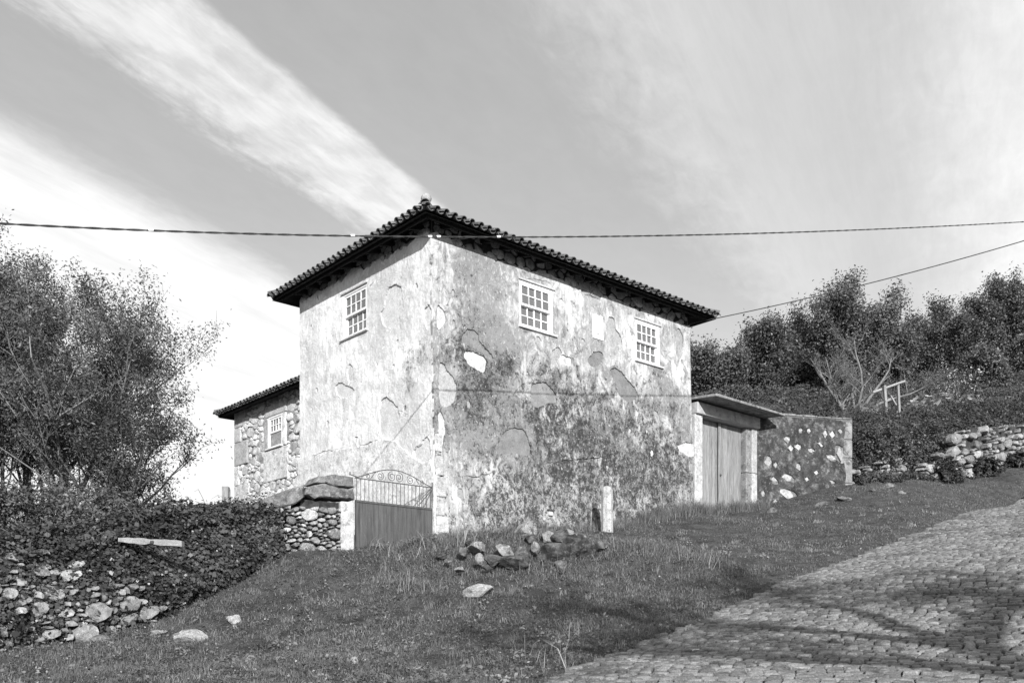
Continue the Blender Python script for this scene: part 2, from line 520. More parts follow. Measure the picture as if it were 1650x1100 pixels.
upper_pts = [
    *[(p.x - .8, p.y + 1.0, t - .1) for p, t in zip(BANK, BANK_TOP)],
    (G0.x - .4, G0.y + .8, 2.05), (-1.9, 20.8, 2.2), (-6, 26, 3.4), tuple(at(150, 842, 24)), tuple(at(0, 855, 22)), tuple(at(-300, 870, 22)),
    tuple(at(320, 815, 30)), (-20, 45, 3.6), (-40, 60, 3), (-10, 42, 4.6), (0, 40, 7.4), (3, 27, 4.2),
    tuple(at(1300, 690, 31)), tuple(at(1440, 692, 36.5)), tuple(at(1560, 680, 38)), tuple(at(1650, 660, 41)),
    tuple(at(1365, 662, 44)), tuple(at(1200, 650, 42)), tuple(at(1130, 640, 50)), tuple(at(1500, 640, 48)), tuple(at(1650, 590, 60)), tuple(at(1400, 620, 60)),
    (48, 60, 17), (60, 40, 12),
]
f_low = tps(lower_pts, .004); f_up = tps(upper_pts, .02)
LINE = sorted([(p.x, p.y) for p in BANK[:-1]] + [(G0.x, G0.y + .12), (G1.x, G1.y + .1), tuple(FR(8.6, 3.5, -.2))[:2], tuple(FR(11.5, 3.8, -.2))[:2]]
              + [(p.x, p.y + .25) for p in TER[:]])
LINE = [(-60, -16)] + LINE + [(70, 62)]
LXS = np.array([p[0] for p in LINE]); LYS = np.array([p[1] for p in LINE])


def ground_z(x, y, bumps=True):
    x = np.asarray(x, float); y = np.asarray(y, float)
    yl = np.interp(x, LXS, LYS)
    sl = (np.interp(x + .2, LXS, LYS) - np.interp(x - .2, LXS, LYS)) / .4
    d = (y - yl) / np.sqrt(1 + sl * sl)
    wdt = np.where(x > 10.5, 2.6, np.where(x < -3.3, 1.6, .45))
    k = np.clip(d / wdt, 0, 1); k = k * k * (3 - 2 * k)
    z = f_low(x, y) * (1 - k) + f_up(x, y) * k
    rr = np.sqrt((x - 3) ** 2 + (y - 22) ** 2)
    far = np.clip((rr - 40) / 60, 0, 1); far = far * far * (3 - 2 * far)
    zf = np.clip(3 + .10 * x + .06 * y, -14, 24)
    z = z * (1 - far) + zf * far
    if bumps:
        z = z + (.035 * np.sin(2.1 * x + 1.3 * np.sin(1.7 * y)) * np.sin(1.9 * y + .7 * x) + .02 * np.sin(5.3 * x + 2 * y) * np.sin(4.1 * y - 1.2 * x))
        # the earth mound with the rock pile in front of the house
        dm = y - (17.75 - .22 * x); wx = np.clip((x + 2.4) / .8, 0, 1) * np.clip((4.6 - x) / 1.6, 0, 1)
        z = z + .24 * wx * np.exp(-(dm / np.where(dm < 0, .42, 1.3)) ** 2) * (1 + .35 * np.sin(2.7 * x + 1))
        z = z + .06 * np.exp(-(((x - .3) / 2.1) ** 2 + ((y - 18.2) / .8) ** 2)) + .09 * np.exp(-(((x - 2.6) / 1.2) ** 2 + ((y - 17.9) / .8) ** 2))
        z = z + .05 * np.sin(.9 * x + 2 * np.sin(.8 * y)) * np.sin(1.1 * y + .6 * x)
    return z


def gz(x, y): return float(ground_z(np.array([x]), np.array([y]))[0])


def ground_at(px, py, lo=5.0, hi=70.0):
    """where the line of sight through a photo pixel meets the ground"""
    prev = None
    for Y in np.arange(lo, hi, .1):
        p = at(px, py, Y); dlt = p.z - gz(p.x, p.y)
        if prev is not None and prev > 0 >= dlt: return at(px, py, Y)
        prev = dlt
    return at(px, py, hi)


# road: left edge as a curve, measured on the photo
RE = [(-7.0, -5.5), (-2.6, 3.6), (.27, 9.0), (2.15, 12.2), (4.18, 15.0), (8.2, 20.0), (12.1, 24.9), (16.2, 30.0), (22, 37), (30, 46.5)]
_re = np.array(RE); _rs = np.r_[0, np.cumsum(np.linalg.norm(np.diff(_re, axis=0), axis=1))]
ROAD_W = 5.2


def catmull(P, S, s):
    i = int(np.clip(np.searchsorted(S, s) - 1, 0, len(S) - 2))
    t = (s - S[i]) / (S[i + 1] - S[i])
    p0, p1, p2, p3 = P[max(i - 1, 0)], P[i], P[i + 1], P[min(i + 2, len(P) - 1)]
    return .5 * ((2 * p1) + (-p0 + p2) * t + (2 * p0 - 5 * p1 + 4 * p2 - p3) * t * t + (-p0 + 3 * p1 - 3 * p2 + p3) * t ** 3)


_S = np.arange(0, _rs[-1], .05)
_RP = np.array([catmull(_re, _rs, s) for s in _S])
_S = np.r_[0, np.cumsum(np.linalg.norm(np.diff(_RP, axis=0), axis=1))]
_T = np.gradient(_RP, axis=0); _T /= np.linalg.norm(_T, axis=1)[:, None]


def road_pt(s, wq):
    x = np.interp(s, _S, _RP[:, 0]); y = np.interp(s, _S, _RP[:, 1])
    tx = np.interp(s, _S, _T[:, 0]); ty = np.interp(s, _S, _T[:, 1])
    return x + ty * wq, y - tx * wq


_rz = f_low(*road_pt(_S, np.full_like(_S, .3)))
def road_z(s, wq): return np.interp(s, _S, _rz) + .05 * np.sin(np.pi * np.clip(wq / ROAD_W, 0, 1)) + .02


def road_w(x, y):
    """signed distance right of the road's left edge, and distance along"""
    x = np.atleast_1d(x); y = np.atleast_1d(y)
    idx = np.empty(len(x), int)
    step = 8
    P = _RP[::step]
    for c in range(0, len(x), 4000):
        d = (x[c:c + 4000, None] - P[None, :, 0]) ** 2 + (y[c:c + 4000, None] - P[None, :, 1]) ** 2
        idx[c:c + 4000] = np.argmin(d, axis=1) * step
    dx = x - _RP[idx, 0]; dy = y - _RP[idx, 1]
    return dx * _T[idx, 1] - dy * _T[idx, 0], _S[idx]


def axis_steps(lo, hi, fine, outer, grow=1.16):
    a = list(np.arange(lo, hi, fine)); st = fine; v = hi
    while v < outer: a.append(v); st *= grow; v += st
    st = fine; v = lo - fine; b = []
    while v > -outer: b.append(v); st *= grow; v -= st
    return np.array(b[::-1] + a)


xs = axis_steps(-12, 20, .16, 900); ys = axis_steps(2, 40, .16, 900)
GX, GY = np.meshgrid(xs, ys)
gxf, gyf = GX.ravel(), GY.ravel()
gzf = ground_z(gxf, gyf)
rwv, rsv = road_w(gxf, gyf)
inr = (rwv > -.6) & (rwv < ROAD_W + .6)
kk = np.clip((rwv + .6) / .6, 0, 1) * np.clip((ROAD_W + .6 - rwv) / .6, 0, 1)
gzf = np.where(inr, gzf * (1 - kk) + (road_z(rsv, np.clip(rwv, 0, ROAD_W)) - .16 * np.clip(kk * 1.0, 0, 1)) * kk, gzf)
nx, ny = len(xs), len(ys)
ii = np.arange(nx * ny).reshape(ny, nx)
quads = np.stack([ii[:-1, :-1], ii[:-1, 1:], ii[1:, 1:], ii[1:, :-1]], -1).reshape(-1, 4)
ground = fast_mesh('ground', np.stack([gxf, gyf, gzf], 1), quads, 4, M['soil'], smooth=True)
tag(ground, kind='structure')


def turf_z(x, y):
    """ground height with the road cut, for planting"""
    z = ground_z(x, y)
    rv, rs = road_w(x, y)
    inr_ = (rv > -.6) & (rv < ROAD_W + .6)
    k_ = np.clip((rv + .6) / .6, 0, 1) * np.clip((ROAD_W + .6 - rv) / .6, 0, 1)
    return np.where(inr_, z * (1 - k_) + (road_z(rs, np.clip(rv, 0, ROAD_W)) - .16 * k_) * k_, z), rv


# ------------------------------------------------------------------ road of granite setts
rs_ = np.arange(3.0, _S[-1] - 1, .4); rw_ = np.linspace(-.04, ROAD_W + .1, 12)
SS, WW = np.meshgrid(rs_, rw_, indexing='ij')
X, Y = road_pt(SS.ravel(), WW.ravel())
Z = road_z(SS.ravel(), WW.ravel()) - .035
ii = np.arange(len(rs_) * len(rw_)).reshape(len(rs_), len(rw_))
road = fast_mesh('road', np.stack([X, Y, Z], 1), np.stack([ii[:-1, :-1], ii[:-1, 1:], ii[1:, 1:], ii[1:, :-1]], -1).reshape(-1, 4), 4, M['road_bed'], smooth=True)
tag(road, kind='structure')


def sett_verts(lx, ly, seed):
    """a worn granite cube: 8-sided plan, domed top; local axes x across the road, y along"""
    r = random.Random(seed)
    hx, hy = lx / 2, ly / 2; c = .13
    pl = [(-hx, -hy * (1 - c)), (-hx * (1 - c), -hy), (hx * (1 - c), -hy), (hx, -hy * (1 - c)), (hx, hy * (1 - c)), (hx * (1 - c), hy), (-hx * (1 - c), hy), (-hx, hy * (1 - c))]
    pl = [(x + r.uniform(-.006, .006), y + r.uniform(-.006, .006)) for x, y in pl]
    V = [(x, y, -.06) for x, y in pl] + [(x, y, -.010 + r.uniform(-.005, .004)) for x, y in pl] + [(x * .88, y * .86, .002 + r.uniform(-.004, .004)) for x, y in pl] + [(r.uniform(-.02, .02), r.uniform(-.02, .02), .007)]
    return V


SETT_F = [(i, (i + 1) % 8, 8 + (i + 1) % 8, 8 + i) for i in range(8)] + [(8 + i, 8 + (i + 1) % 8, 16 + (i + 1) % 8, 16 + i) for i in range(8)] + [(16 + i, 16 + (i + 1) % 8, 24) for i in range(8)]
setts = []
srow = 5.2
row = 0
while srow < 44:
    pitch = .11 + .025 * random.random()
    wq = random.uniform(-.14, .05)
    while wq < ROAD_W - .05:
        ln = random.uniform(.105, .18)
        setts.append((srow + pitch / 2 + .02 * math.sin(wq * 1.3 + srow) + .10 * math.sin(wq * .6), wq + ln / 2, ln - random.uniform(.014, .030), pitch - random.uniform(.014, .030)))
        wq += ln
    srow += pitch
setts = np.array(setts)
sx, sy = road_pt(setts[:, 0], setts[:, 1]); szz = road_z(setts[:, 0], setts[:, 1])
upx = CX + FPX * sx / np.maximum(sy, .1); upy = CY - FPX * szz / np.maximum(sy, .1)
vis = (sy > 1) & (upx > -30) & (upx < 1690) & (upy < 1125) & (upy > 700)
order = np.argsort(np.where(vis & (upy < 1112), sy, 1e9))
near = set(order[:300].tolist())
stuffV, stuffF, stuffT = [], [], []
tri_tmpl = []
for f in SETT_F:
    tri_tmpl.append((f[0], f[1], f[2])); 
    if len(f) == 4: tri_tmpl.append((f[0], f[2], f[3]))
tri_tmpl = np.array(tri_tmpl)
variants = []
for k in range(10):
    me = bpy.data.meshes.new('sett')
    me.from_pydata(sett_verts(.155, .125, k), [], SETT_F)
    me.materials.append(M['sett'])
    variants.append(me)
VT = [np.array(sett_verts(.155, .125, 100 + k)) for k in range(12)]
for i in range(len(setts)):
    if not vis[i] and not (upx[i] > -200 and upx[i] < 2300 and sy[i] > 3): continue
    s, wq, ln, pt = setts[i]
    tx = np.interp(s, _S, _T[:, 0]); ty = np.interp(s, _S, _T[:, 1])
    dzs = (np.interp(s + .3, _S, _rz) - np.interp(s - .3, _S, _rz)) / .6
    ax = Vector((ty, -tx, 0)); ay = Vector((tx, ty, dzs)).normalized(); az = ax.cross(ay).normalized()
    rnd = random.Random(i)
    tilt = Matrix.Rotation(rnd.gauss(0, .035), 4, 'X') @ Matrix.Rotation(rnd.gauss(0, .03), 4, 'Y') @ Matrix.Rotation(rnd.gauss(0, .05), 4, 'Z')
    m4 = Matrix((( ax.x, ay.x, az.x, sx[i]), (ax.y, ay.y, az.y, sy[i]), (ax.z, ay.z, az.z, szz[i] + rnd.gauss(0, .006) + .012 * math.sin(sx[i] * 2.3 + 1) * math.sin(sy[i] * 1.9)), (0, 0, 0, 1)))
    m4 = m4 @ tilt @ Matrix.Diagonal((ln / .155, pt / .125, 1, 1))
    if i in near:
        o = bpy.data.objects.new('sett', variants[i % 10]); COL.objects.link(o)
        o.parent = road; o.matrix_world = m4
    else:
        A = np.array(m4)
        v = VT[i % 12] @ A[:3, :3].T + A[:3, 3]
        stuffF.append(tri_tmpl + len(stuffV) * 25); stuffV.append(v); stuffT.append(np.full(25, rnd.random()))
o = fast_mesh('setts', np.concatenate(stuffV), np.concatenate(stuffF), 3, M['sett'], road, {'tone': np.concatenate(stuffT)})
o['kind'] = 'stuff'

# ------------------------------------------------------------------ stone pieces
def clip_half(poly, px, py, nx_, ny_):
    out = []
    n = len(poly)
    for i in range(n):
        a, b = poly[i], poly[(i + 1) % n]
        da = (a[0] - px) * nx_ + (a[1] - py) * ny_; db = (b[0] - px) * nx_ + (b[1] - py) * ny_
        if da <= 0: out.append(a)
        if (da < 0 < db) or (db < 0 < da):
            t = da / (da - db); out.append((a[0] + (b[0] - a[0]) * t, a[1] + (b[1] - a[1]) * t))
    return out


def voronoi(seeds, box, flat=1.0):
    """cells of the seeds inside the box, big stones pushing small ones aside; flat > 1 makes them wider than tall"""
    S = [(p[0], p[1] * flat, (p[2] * .5) ** 2 if len(p) > 2 else 0) for p in seeds]
    x0, x1, y0, y1 = box; y0 *= flat; y1 *= flat

    def warp(x, y):
        k = 4.2
        return (x + .045 * mnoise.noise(Vector((x * k, y * k, 1.3))) + .018 * mnoise.noise(Vector((x * 14, y * 14, 4.3))), (y + .045 * mnoise.noise(Vector((x * k, y * k, 8.1))) + .018 * mnoise.noise(Vector((x * 14, y * 14, 6.3)))) / flat)
    cells = []
    for i, a in enumerate(S):
        poly = [(x0, y0), (x1, y0), (x1, y1), (x0, y1)]
        for j in sorted(range(len(S)), key=lambda j: (S[j][0] - a[0]) ** 2 + (S[j][1] - a[1]) ** 2)[1:30]:
            b = S[j]; dx, dy = b[0] - a[0], b[1] - a[1]; d2 = dx * dx + dy * dy
            f = .5 + (a[2] - b[2]) / (2 * d2)
            poly = clip_half(poly, a[0] + dx * f, a[1] + dy * f, dx, dy)
            if len(poly) < 3: break
        out = []
        for q in range(len(poly)):
            p0, p1 = poly[q], poly[(q + 1) % len(poly)]; m = max(1, min(4, int(math.hypot(p1[0] - p0[0], p1[1] - p0[1]) / .075)))
            out += [warp(p0[0] + (p1[0] - p0[0]) * t / m, p0[1] + (p1[1] - p0[1]) * t / m) for t in range(m)]
        cells.append(out)
    return cells


def area(poly): return .5 * abs(sum(poly[i][0] * poly[(i + 1) % len(poly)][1] - poly[(i + 1) % len(poly)][0] * poly[i][1] for i in range(len(poly))))


def stone_from_cell(name, poly, F, mat, parent, depth=.08, gap=.012, back=-.06, r=random, bulge=.02):
    """one quarried or field stone: irregular many-sided face, sharp arris, slightly tilted and split front"""
    cx = sum(p[0] for p in poly) / len(poly); cy = sum(p[1] for p in poly) / len(poly)
    q = []
    n = len(poly)
    for i in range(n):
        a, b = poly[i], poly[(i + 1) % n]
        q.append((a[0] * .5 + b[0] * .5, a[1] * .5 + b[1] * .5))
    sz = math.sqrt(max(area(poly), 1e-6))
    sc = max(.55, 1 - 2 * gap * r.uniform(.5, 1.8) / sz)
    q = [(cx + (x - cx) * sc + r.uniform(-1, 1) * .025 * sz, cy + (y - cy) * sc + r.uniform(-1, 1) * .025 * sz) for x, y in q]
    n = len(q)
    ta, tb = r.gauss(0, .12), r.gauss(0, .12)
    dep = depth * r.uniform(.5, 1.3)
    fa = r.uniform(0, 6.3); fk = r.uniform(0, .25); fx, fy = math.cos(fa), math.sin(fa)
    fd = lambda x, y: (x - cx) * ta + (y - cy) * tb - max(0, (x - cx) * fx + (y - cy) * fy) * fk
    V = [F(x, y, back) for x, y in q]
    V += [F(x, y, dep * r.uniform(.55, .85) + fd(x, y)) for x, y in q]
    ins = [(cx + (x - cx) * k_, cy + (y - cy) * k_) for (x, y), k_ in ((p, r.uniform(.74, .92)) for p in q)]
    V += [F(x, y, dep + fd(x, y) + r.uniform(-.07, .07) * dep) for x, y in ins]
    ox, oy = cx + r.gauss(0, .1) * sz, cy + r.gauss(0, .1) * sz
    V.append(F(ox, oy, dep + bulge * r.uniform(-.4, 1)))
    fs = []
    for rr_ in range(2):
        for i in range(n):
            j = (i + 1) % n
            fs.append((rr_ * n + i, rr_ * n + j, (rr_ + 1) * n + j, (rr_ + 1) * n + i))
    fs += [(2 * n + i, 2 * n + (i + 1) % n, 3 * n) for i in range(n)]
    return mk(name, V, fs, mat, parent, False)


def poisson(x0, x1, y0, y1, rad, seed, flat=1.0, tries=4000, vary=.5):
    r = random.Random(seed); pts = []
    for _ in range(tries):
        x, y = r.uniform(x0, x1), r.uniform(y0, y1); rr_ = rad * r.uniform(1 - vary, 1 + vary)
        if all((x - a) ** 2 + ((y - b) * flat) ** 2 > ((rr_ + c) * .5) ** 2 * 1.0 for a, b, c in pts):
            pts.append((x, y, rr_))
    return pts


def pip(x, y, poly):
    ins = False; j = len(poly) - 1
    for i in range(len(poly)):
        xi, yi = poly[i]; xj, yj = poly[j]
        if (yi > y) != (yj > y) and x < (xj - xi) * (y - yi) / (yj - yi) + xi: ins = not ins
        j = i
    return ins


def rough_loop(poly, step=.05, jit=.012, seed=0, smooth=True):
    """a closed outline with rounded, crumbling edges"""
    r = random.Random(seed); P = np.array(poly, float); n = len(P); out = []
    for i in range(n):
        p0, p1, p2, p3 = P[i - 1], P[i], P[(i + 1) % n], P[(i + 2) % n]
        m = max(1, int(np.linalg.norm(p2 - p1) / step))
        for k in range(m):
            t = k / m
            q = .5 * ((2 * p1) + (-p0 + p2) * t + (2 * p0 - 5 * p1 + 4 * p2 - p3) * t * t + (-p0 + 3 * p1 - 3 * p2 + p3) * t ** 3) if smooth else p1 + (p2 - p1) * t
            nz = Vector((q[0] * 6.5, q[1] * 6.5, seed * 3.1)); nz2 = Vector((q[0] * 17, q[1] * 17, seed * 3.1))
            kx = (mnoise.noise(nz) * 2.6 + mnoise.noise(nz2) * 1.5) * jit; ky = (mnoise.noise(nz + Vector((9, 3, 5))) * 2.6 + mnoise.noise(nz2 + Vector((4, 8, 1))) * 1.5) * jit
            out.append((q[0] + kx + r.gauss(0, jit * .35), q[1] + ky + r.gauss(0, jit * .35)))
    return out


def ribbon(path, wd, seed=0):
    """a thin crack along a path of (a, h)"""
    r = random.Random(seed); P = []
    for i in range(len(path) - 1):
        a, b = np.array(path[i]), np.array(path[i + 1]); m = max(1, int(np.linalg.norm(b - a) / .07))
        for k in range(m):
            q = a + (b - a) * k / m; P.append((q[0] + r.gauss(0, .012), q[1] + r.gauss(0, .012)))
    P.append(tuple(path[-1]))
    up, dn = [], []
    for i, p in enumerate(P):
        a = np.array(P[max(i - 1, 0)]); b = np.array(P[min(i + 1, len(P) - 1)]); t = (b - a) / (np.linalg.norm(b - a) + 1e-9)
        k = wd * (.25 + .75 * math.sin(math.pi * min(max(i / (len(P) - 1), .04), .96))) * r.uniform(.5, 1.3) / 2
        up.append((p[0] - t[1] * k, p[1] + t[0] * k)); dn.append((p[0] + t[1] * k, p[1] - t[0] * k))
    return up + dn[::-1]


def skin(name, outline, holes, F, d, thick, mat, parent, stain, wear, grid=.16):
    """a sheet of render with real holes and a real edge"""
    pts = [Vector(p) for p in outline]; edges = [(i, (i + 1) % len(outline)) for i in range(len(outline))]
    for hpoly in holes:
        b = len(pts); pts += [Vector(p) for p in hpoly]; edges += [(b + i, b + (i + 1) % len(hpoly)) for i in range(len(hpoly))]
    xs_ = [p[0] for p in outline]; ys_ = [p[1] for p in outline]
    for gx_ in np.arange(min(xs_) + grid / 2, max(xs_), grid):
        for gy_ in np.arange(min(ys_) + grid / 2, max(ys_), grid):
            q = (gx_ + random.uniform(-.03, .03), gy_ + random.uniform(-.03, .03))
            if pip(*q, outline): pts.append(Vector(q))
    vs, es, fs, *_ = delaunay_2d_cdt(pts, edges, [], 0, 1e-5)
    keep = []
    bbs = [(min(p[0] for p in h_), max(p[0] for p in h_), min(p[1] for p in h_), max(p[1] for p in h_)) for h_ in holes]
    for f in fs:
        cx = sum(vs[i].x for i in f) / len(f); cy = sum(vs[i].y for i in f) / len(f)
        if not pip(cx, cy, outline): continue
        if any(b[0] <= cx <= b[1] and b[2] <= cy <= b[3] and pip(cx, cy, h_) for b, h_ in zip(bbs, holes)): continue
        keep.append(tuple(f))
    n = len(vs)
    wob = lambda p: .012 * mnoise.noise(Vector((p.x * 1.1, p.y * 1.1, 3))) + .006 * mnoise.noise(Vector((p.x * 4, p.y * 4, 7)))
    V = [F(p.x, p.y, d + wob(p)) for p in vs] + [F(p.x, p.y, d - thick) for p in vs]
    cnt = {}
    for f in keep:
        for i in range(len(f)):
            a, b = f[i], f[(i + 1) % len(f)]
            cnt[(a, b)] = cnt.get((a, b), 0) + 1
    faces = list(keep)
    for (a, b) in list(cnt):
        if (b, a) not in cnt: faces.append((a, n + a, n + b, b))
    uv = [(p.x, p.y) for p in vs] * 2
    s = [stain(p.x, p.y) for p in vs] * 2; wv = [wear(p.x, p.y) for p in vs] * 2
    return mk(name, V, faces, mat, parent, False, uv, {'stain': s, 'wear': wv})


# ------------------------------------------------------------------ the house
house = empty('stone_house', tuple(FR(0, 2.1)), 'old two storey stone house with stained white render and a tiled hip roof', 'house')
EAVE_O = .56
EAVE_Z = 8.86
PITCH = math.tan(math.radians(17))
A_END, S_END = 8.58, 5.54

WIN_R = [(2.42, 3.47), (6.38, 7.34)]
WIN_L = [(2.40, 3.46)]
WH0, WH1 = 7.22, 8.27
FRX = lambda p: rw(*p)
rp = lambda pts: [rw(x, y) for x, y in pts]
lp = lambda pts: [lw(x, y) for x, y in pts]

# masonry body behind the render, with window openings
def wall_block(name, F, a0, a1, h0, h1, wins, mat, thick=.5, extra0=None):
    mb = MB(); xs2 = sorted([a0, a1] + [v for wn in wins for v in wn])
    for i in range(len(xs2) - 1):
        x0, x1 = xs2[i], xs2[i + 1]
        if any(abs(x0 - wn[0]) < 1e-6 and abs(x1 - wn[1]) < 1e-6 for wn in wins):
            mb.box(F, x0, x1, h0, WH0, -thick, 0); mb.box(F, x0, x1, WH1, h1, -thick, 0)
        else:
            mb.box(F, x0, x1, h0, WH0, -thick, 0); mb.box(F, x0, x1, WH0, WH1, -thick, 0); mb.box(F, x0, x1, WH1, h1, -thick, 0)
    return mb.build(name, mat, house)


wall_block('long_wall', FR, .0, A_END + .03, 1.2, 9.0, WIN_R, M['mortar'])
wall_block('short_wall', FL, .0, S_END, 1.2, 9.0, WIN_L, M['mortar'])
far = lambda a, h, d: FR(a, h, d - batter(h) + 0)
mb = MB(); mb.box(far, A_END - .47, A_END + .02, 1.2, 9.0, -S_END, -.52); mb.box(far, .52, A_END - .5, 1.2, 9.0, -S_END, -S_END + .5)
mb.build('rear_wall', M['mortar'], house)

# --- render skins
patch_defs_r = [
    ([(745, 536), (757, 530), (768, 540), (772, 553), (790, 572), (793, 579), (780, 577), (765, 562), (746, 556), (741, 546)], 'patch_grey'),
    ([(747, 568), (757, 565), (775, 575), (781, 583), (778, 599), (768, 598), (752, 588), (745, 577)], 'patch_white'),
    ([(705, 588), (720, 598), (733, 620), (733, 640), (722, 653), (706, 648)], 'patch_mid'),
    ([(853, 625), (862, 617), (880, 620), (892, 635), (893, 650), (880, 650), (866, 657), (854, 650)], 'patch_grey'),
    ([(944, 580), (952, 568), (962, 566), (970, 575), (965, 588), (953, 593), (946, 588)], 'patch_grey'),
    ([(981, 598), (990, 594), (1003, 603), (1010, 615), (1020, 625), (1023, 640), (1010, 648), (997, 640), (992, 622), (984, 610)], 'patch_grey'),
    ([(977, 515), (985, 512), (990, 530), (998, 545), (998, 555), (985, 561), (978, 555), (974, 535)], 'patch_mid'),
    ([(899, 576), (907, 573), (917, 577), (917, 590), (900, 587)], 'patch_white'),
    ([(1090, 716), (1112, 714), (1118, 725), (1116, 735), (1105, 735), (1094, 727)], 'patch_white'),
    ([(702, 494), (713, 501), (716, 515), (709, 530), (702, 528)], 'patch_white'),
    ([(800, 715), (808, 698), (825, 690), (842, 695), (850, 712), (850, 733), (825, 731), (800, 732)], 'patch_grey'),
    ([(936, 456), (968, 470), (960, 490), (950, 496), (935, 478)], 'patch_mid'),
    ([(704, 665), (711, 668), (715, 690), (712, 712), (706, 735), (704, 700)], 'patch_white'),
    ([(1014, 640), (1020, 668), (1016, 676), (1012, 655)], 'patch_grey'),
    ([(884, 573), (896, 560), (903, 570), (896, 585), (886, 588)], 'patch_mid'),
    ([(1088, 530), (1097, 540), (1096, 575), (1086, 570)], 'patch_mid'),
]
cracks_r = [([(745, 766), (765, 769), (790, 760)], .02), ([(880, 746), (915, 742), (965, 737), (1000, 728)], .022), ([(880, 748), (878, 775), (884, 800)], .02),
            ([(742, 770), (752, 790), (755, 812)], .014), ([(702, 770), (714, 766)], .03), ([(726, 700), (722, 740), (728, 765)], .013),
            ([(1074, 590), (1076, 625), (1068, 640)], .012), ([(824, 640), (832, 625), (848, 616)], .014), ([(833, 449), (860, 451), (884, 458), (893, 470)], .012),
            ([(705, 640), (709, 655), (704, 668)], .03), ([(1100, 765), (1108, 758), (1116, 763)], .016), ([(893, 472), (895, 520), (898, 548)], .012)]
patch_defs_l = [
    ([(621, 495), (628, 468), (640, 458), (650, 464), (652, 480), (648, 505), (647, 525), (632, 530), (620, 522), (617, 505)], 'patch_light'),
    ([(543, 628), (548, 618), (558, 619), (568, 622), (575, 628), (571, 638), (560, 642), (548, 638)], 'patch_light'),
    ([(616, 650), (627, 640), (640, 650), (648, 672), (643, 695), (632, 708), (618, 704), (614, 680)], 'patch_light'),
    ([(670, 725), (682, 715), (694, 704), (697, 742), (682, 746), (671, 738)], 'patch_light'),
    ([(686, 503), (697, 492), (698, 528), (690, 530)], 'patch_light'),
    ([(562, 600), (566, 588), (571, 592), (572, 612), (566, 615)], 'patch_light'),
]
cracks_l = [([(541, 462), (543, 500), (542, 540), (540, 600)], .018), ([(599, 478), (605, 500), (607, 540), (612, 572)], .022), ([(584, 718), (600, 714), (612, 709)], .035),
            ([(556, 722), (520, 730), (497, 738)], .022), ([(550, 620), (560, 628), (570, 616)], .018), ([(575, 705), (580, 706), (581, 720), (577, 735)], .05),
            ([(606, 455), (600, 462), (597, 470)], .02), ([(690, 394), (696, 410), (695, 430)], .016), ([(672, 722), (685, 712), (696, 700)], .018),
            ([(640, 660), (670, 672)], .01)]
BR = lambda a: batter(2.0)
wl = [[(wn[0] - .0, WH0), (wn[1], WH0), (wn[1], WH1), (wn[0], WH1)] for wn in WIN_R]
wll = [[(wn[0], WH0), (wn[1], WH0), (wn[1], WH1), (wn[0], WH1)] for wn in WIN_L]

holes_r, holes_l = list(wl), list(wll)
for k, (pp, mt) in enumerate(patch_defs_r):
    q = rough_loop(rp(pp), .03, .014, k); holes_r.append(q)
    cx = np.mean([p[0] for p in q]); cy = np.mean([p[1] for p in q])
    big = [(cx + (p[0] - cx) * 1.10, cy + (p[1] - cy) * 1.10) for p in q]
    V = [FR(p[0], p[1], .028) for p in big] + [FR(cx, cy, .032)]
    mk('bare_patch', V, [(i, (i + 1) % len(big), len(big)) for i in range(len(big))], M[mt], house, False)
for k, (pp, wd) in enumerate(cracks_r): holes_r.append(ribbon(rp(pp), wd, k))
for k, (pp, mt) in enumerate(patch_defs_l):
    q = rough_loop(lp(pp), .03, .014, 50 + k); holes_l.append(q)
    cx = np.mean([p[0] for p in q]); cy = np.mean([p[1] for p in q])
    big = [(cx + (p[0] - cx) * 1.10, cy + (p[1] - cy) * 1.10) for p in q]
    V = [FL(p[0], p[1], .028) for p in big] + [FL(cx, cy, .032)]
    mk('bare_patch', V, [(i, len(big), (i + 1) % len(big))[::-1] for i in range(len(big))], M[mt], house, False)
for k, (pp, wd) in enumerate(cracks_l): holes_l.append(ribbon(lp(pp), wd, 80 + k))

rc = random.Random(17)
def chips(F, a0, a1, h0, h1, cnt, holes, seed, mats):
    """small places where the render has spalled off"""
    for k in range(cnt):
        a, h = rc.uniform(a0, a1), rc.uniform(h0, h1); r0 = rc.uniform(.02, .075) * (1.6 if rc.random() < .12 else 1)
        if any(pip(a + dx, h + dy, q) for q in holes for dx in (-.12, 0, .12) for dy in (-.12, 0, .12)): continue
        if any(wn[0] - .2 < a < wn[1] + .25 and WH0 - .2 < h < WH1 + .2 for wn in (WIN_R if F is FR else WIN_L)): continue
        n = 9; loop = [(a + r0 * rc.uniform(.55, 1.3) * math.cos(6.283 * i / n), h + 1.25 * r0 * rc.uniform(.55, 1.3) * math.sin(6.283 * i / n)) for i in range(n)]
        holes.append(loop)
        V = [F(a + (x - a) * 1.2, h + (y - h) * 1.2, .034) for x, y in loop] + [F(a, h, .04)]
        mk('bare_patch', V, [((i, (i + 1) % n, n) if F is FR else (i, n, (i + 1) % n)[::-1]) for i in range(n)], M[rc.choice(mats)], house, False)


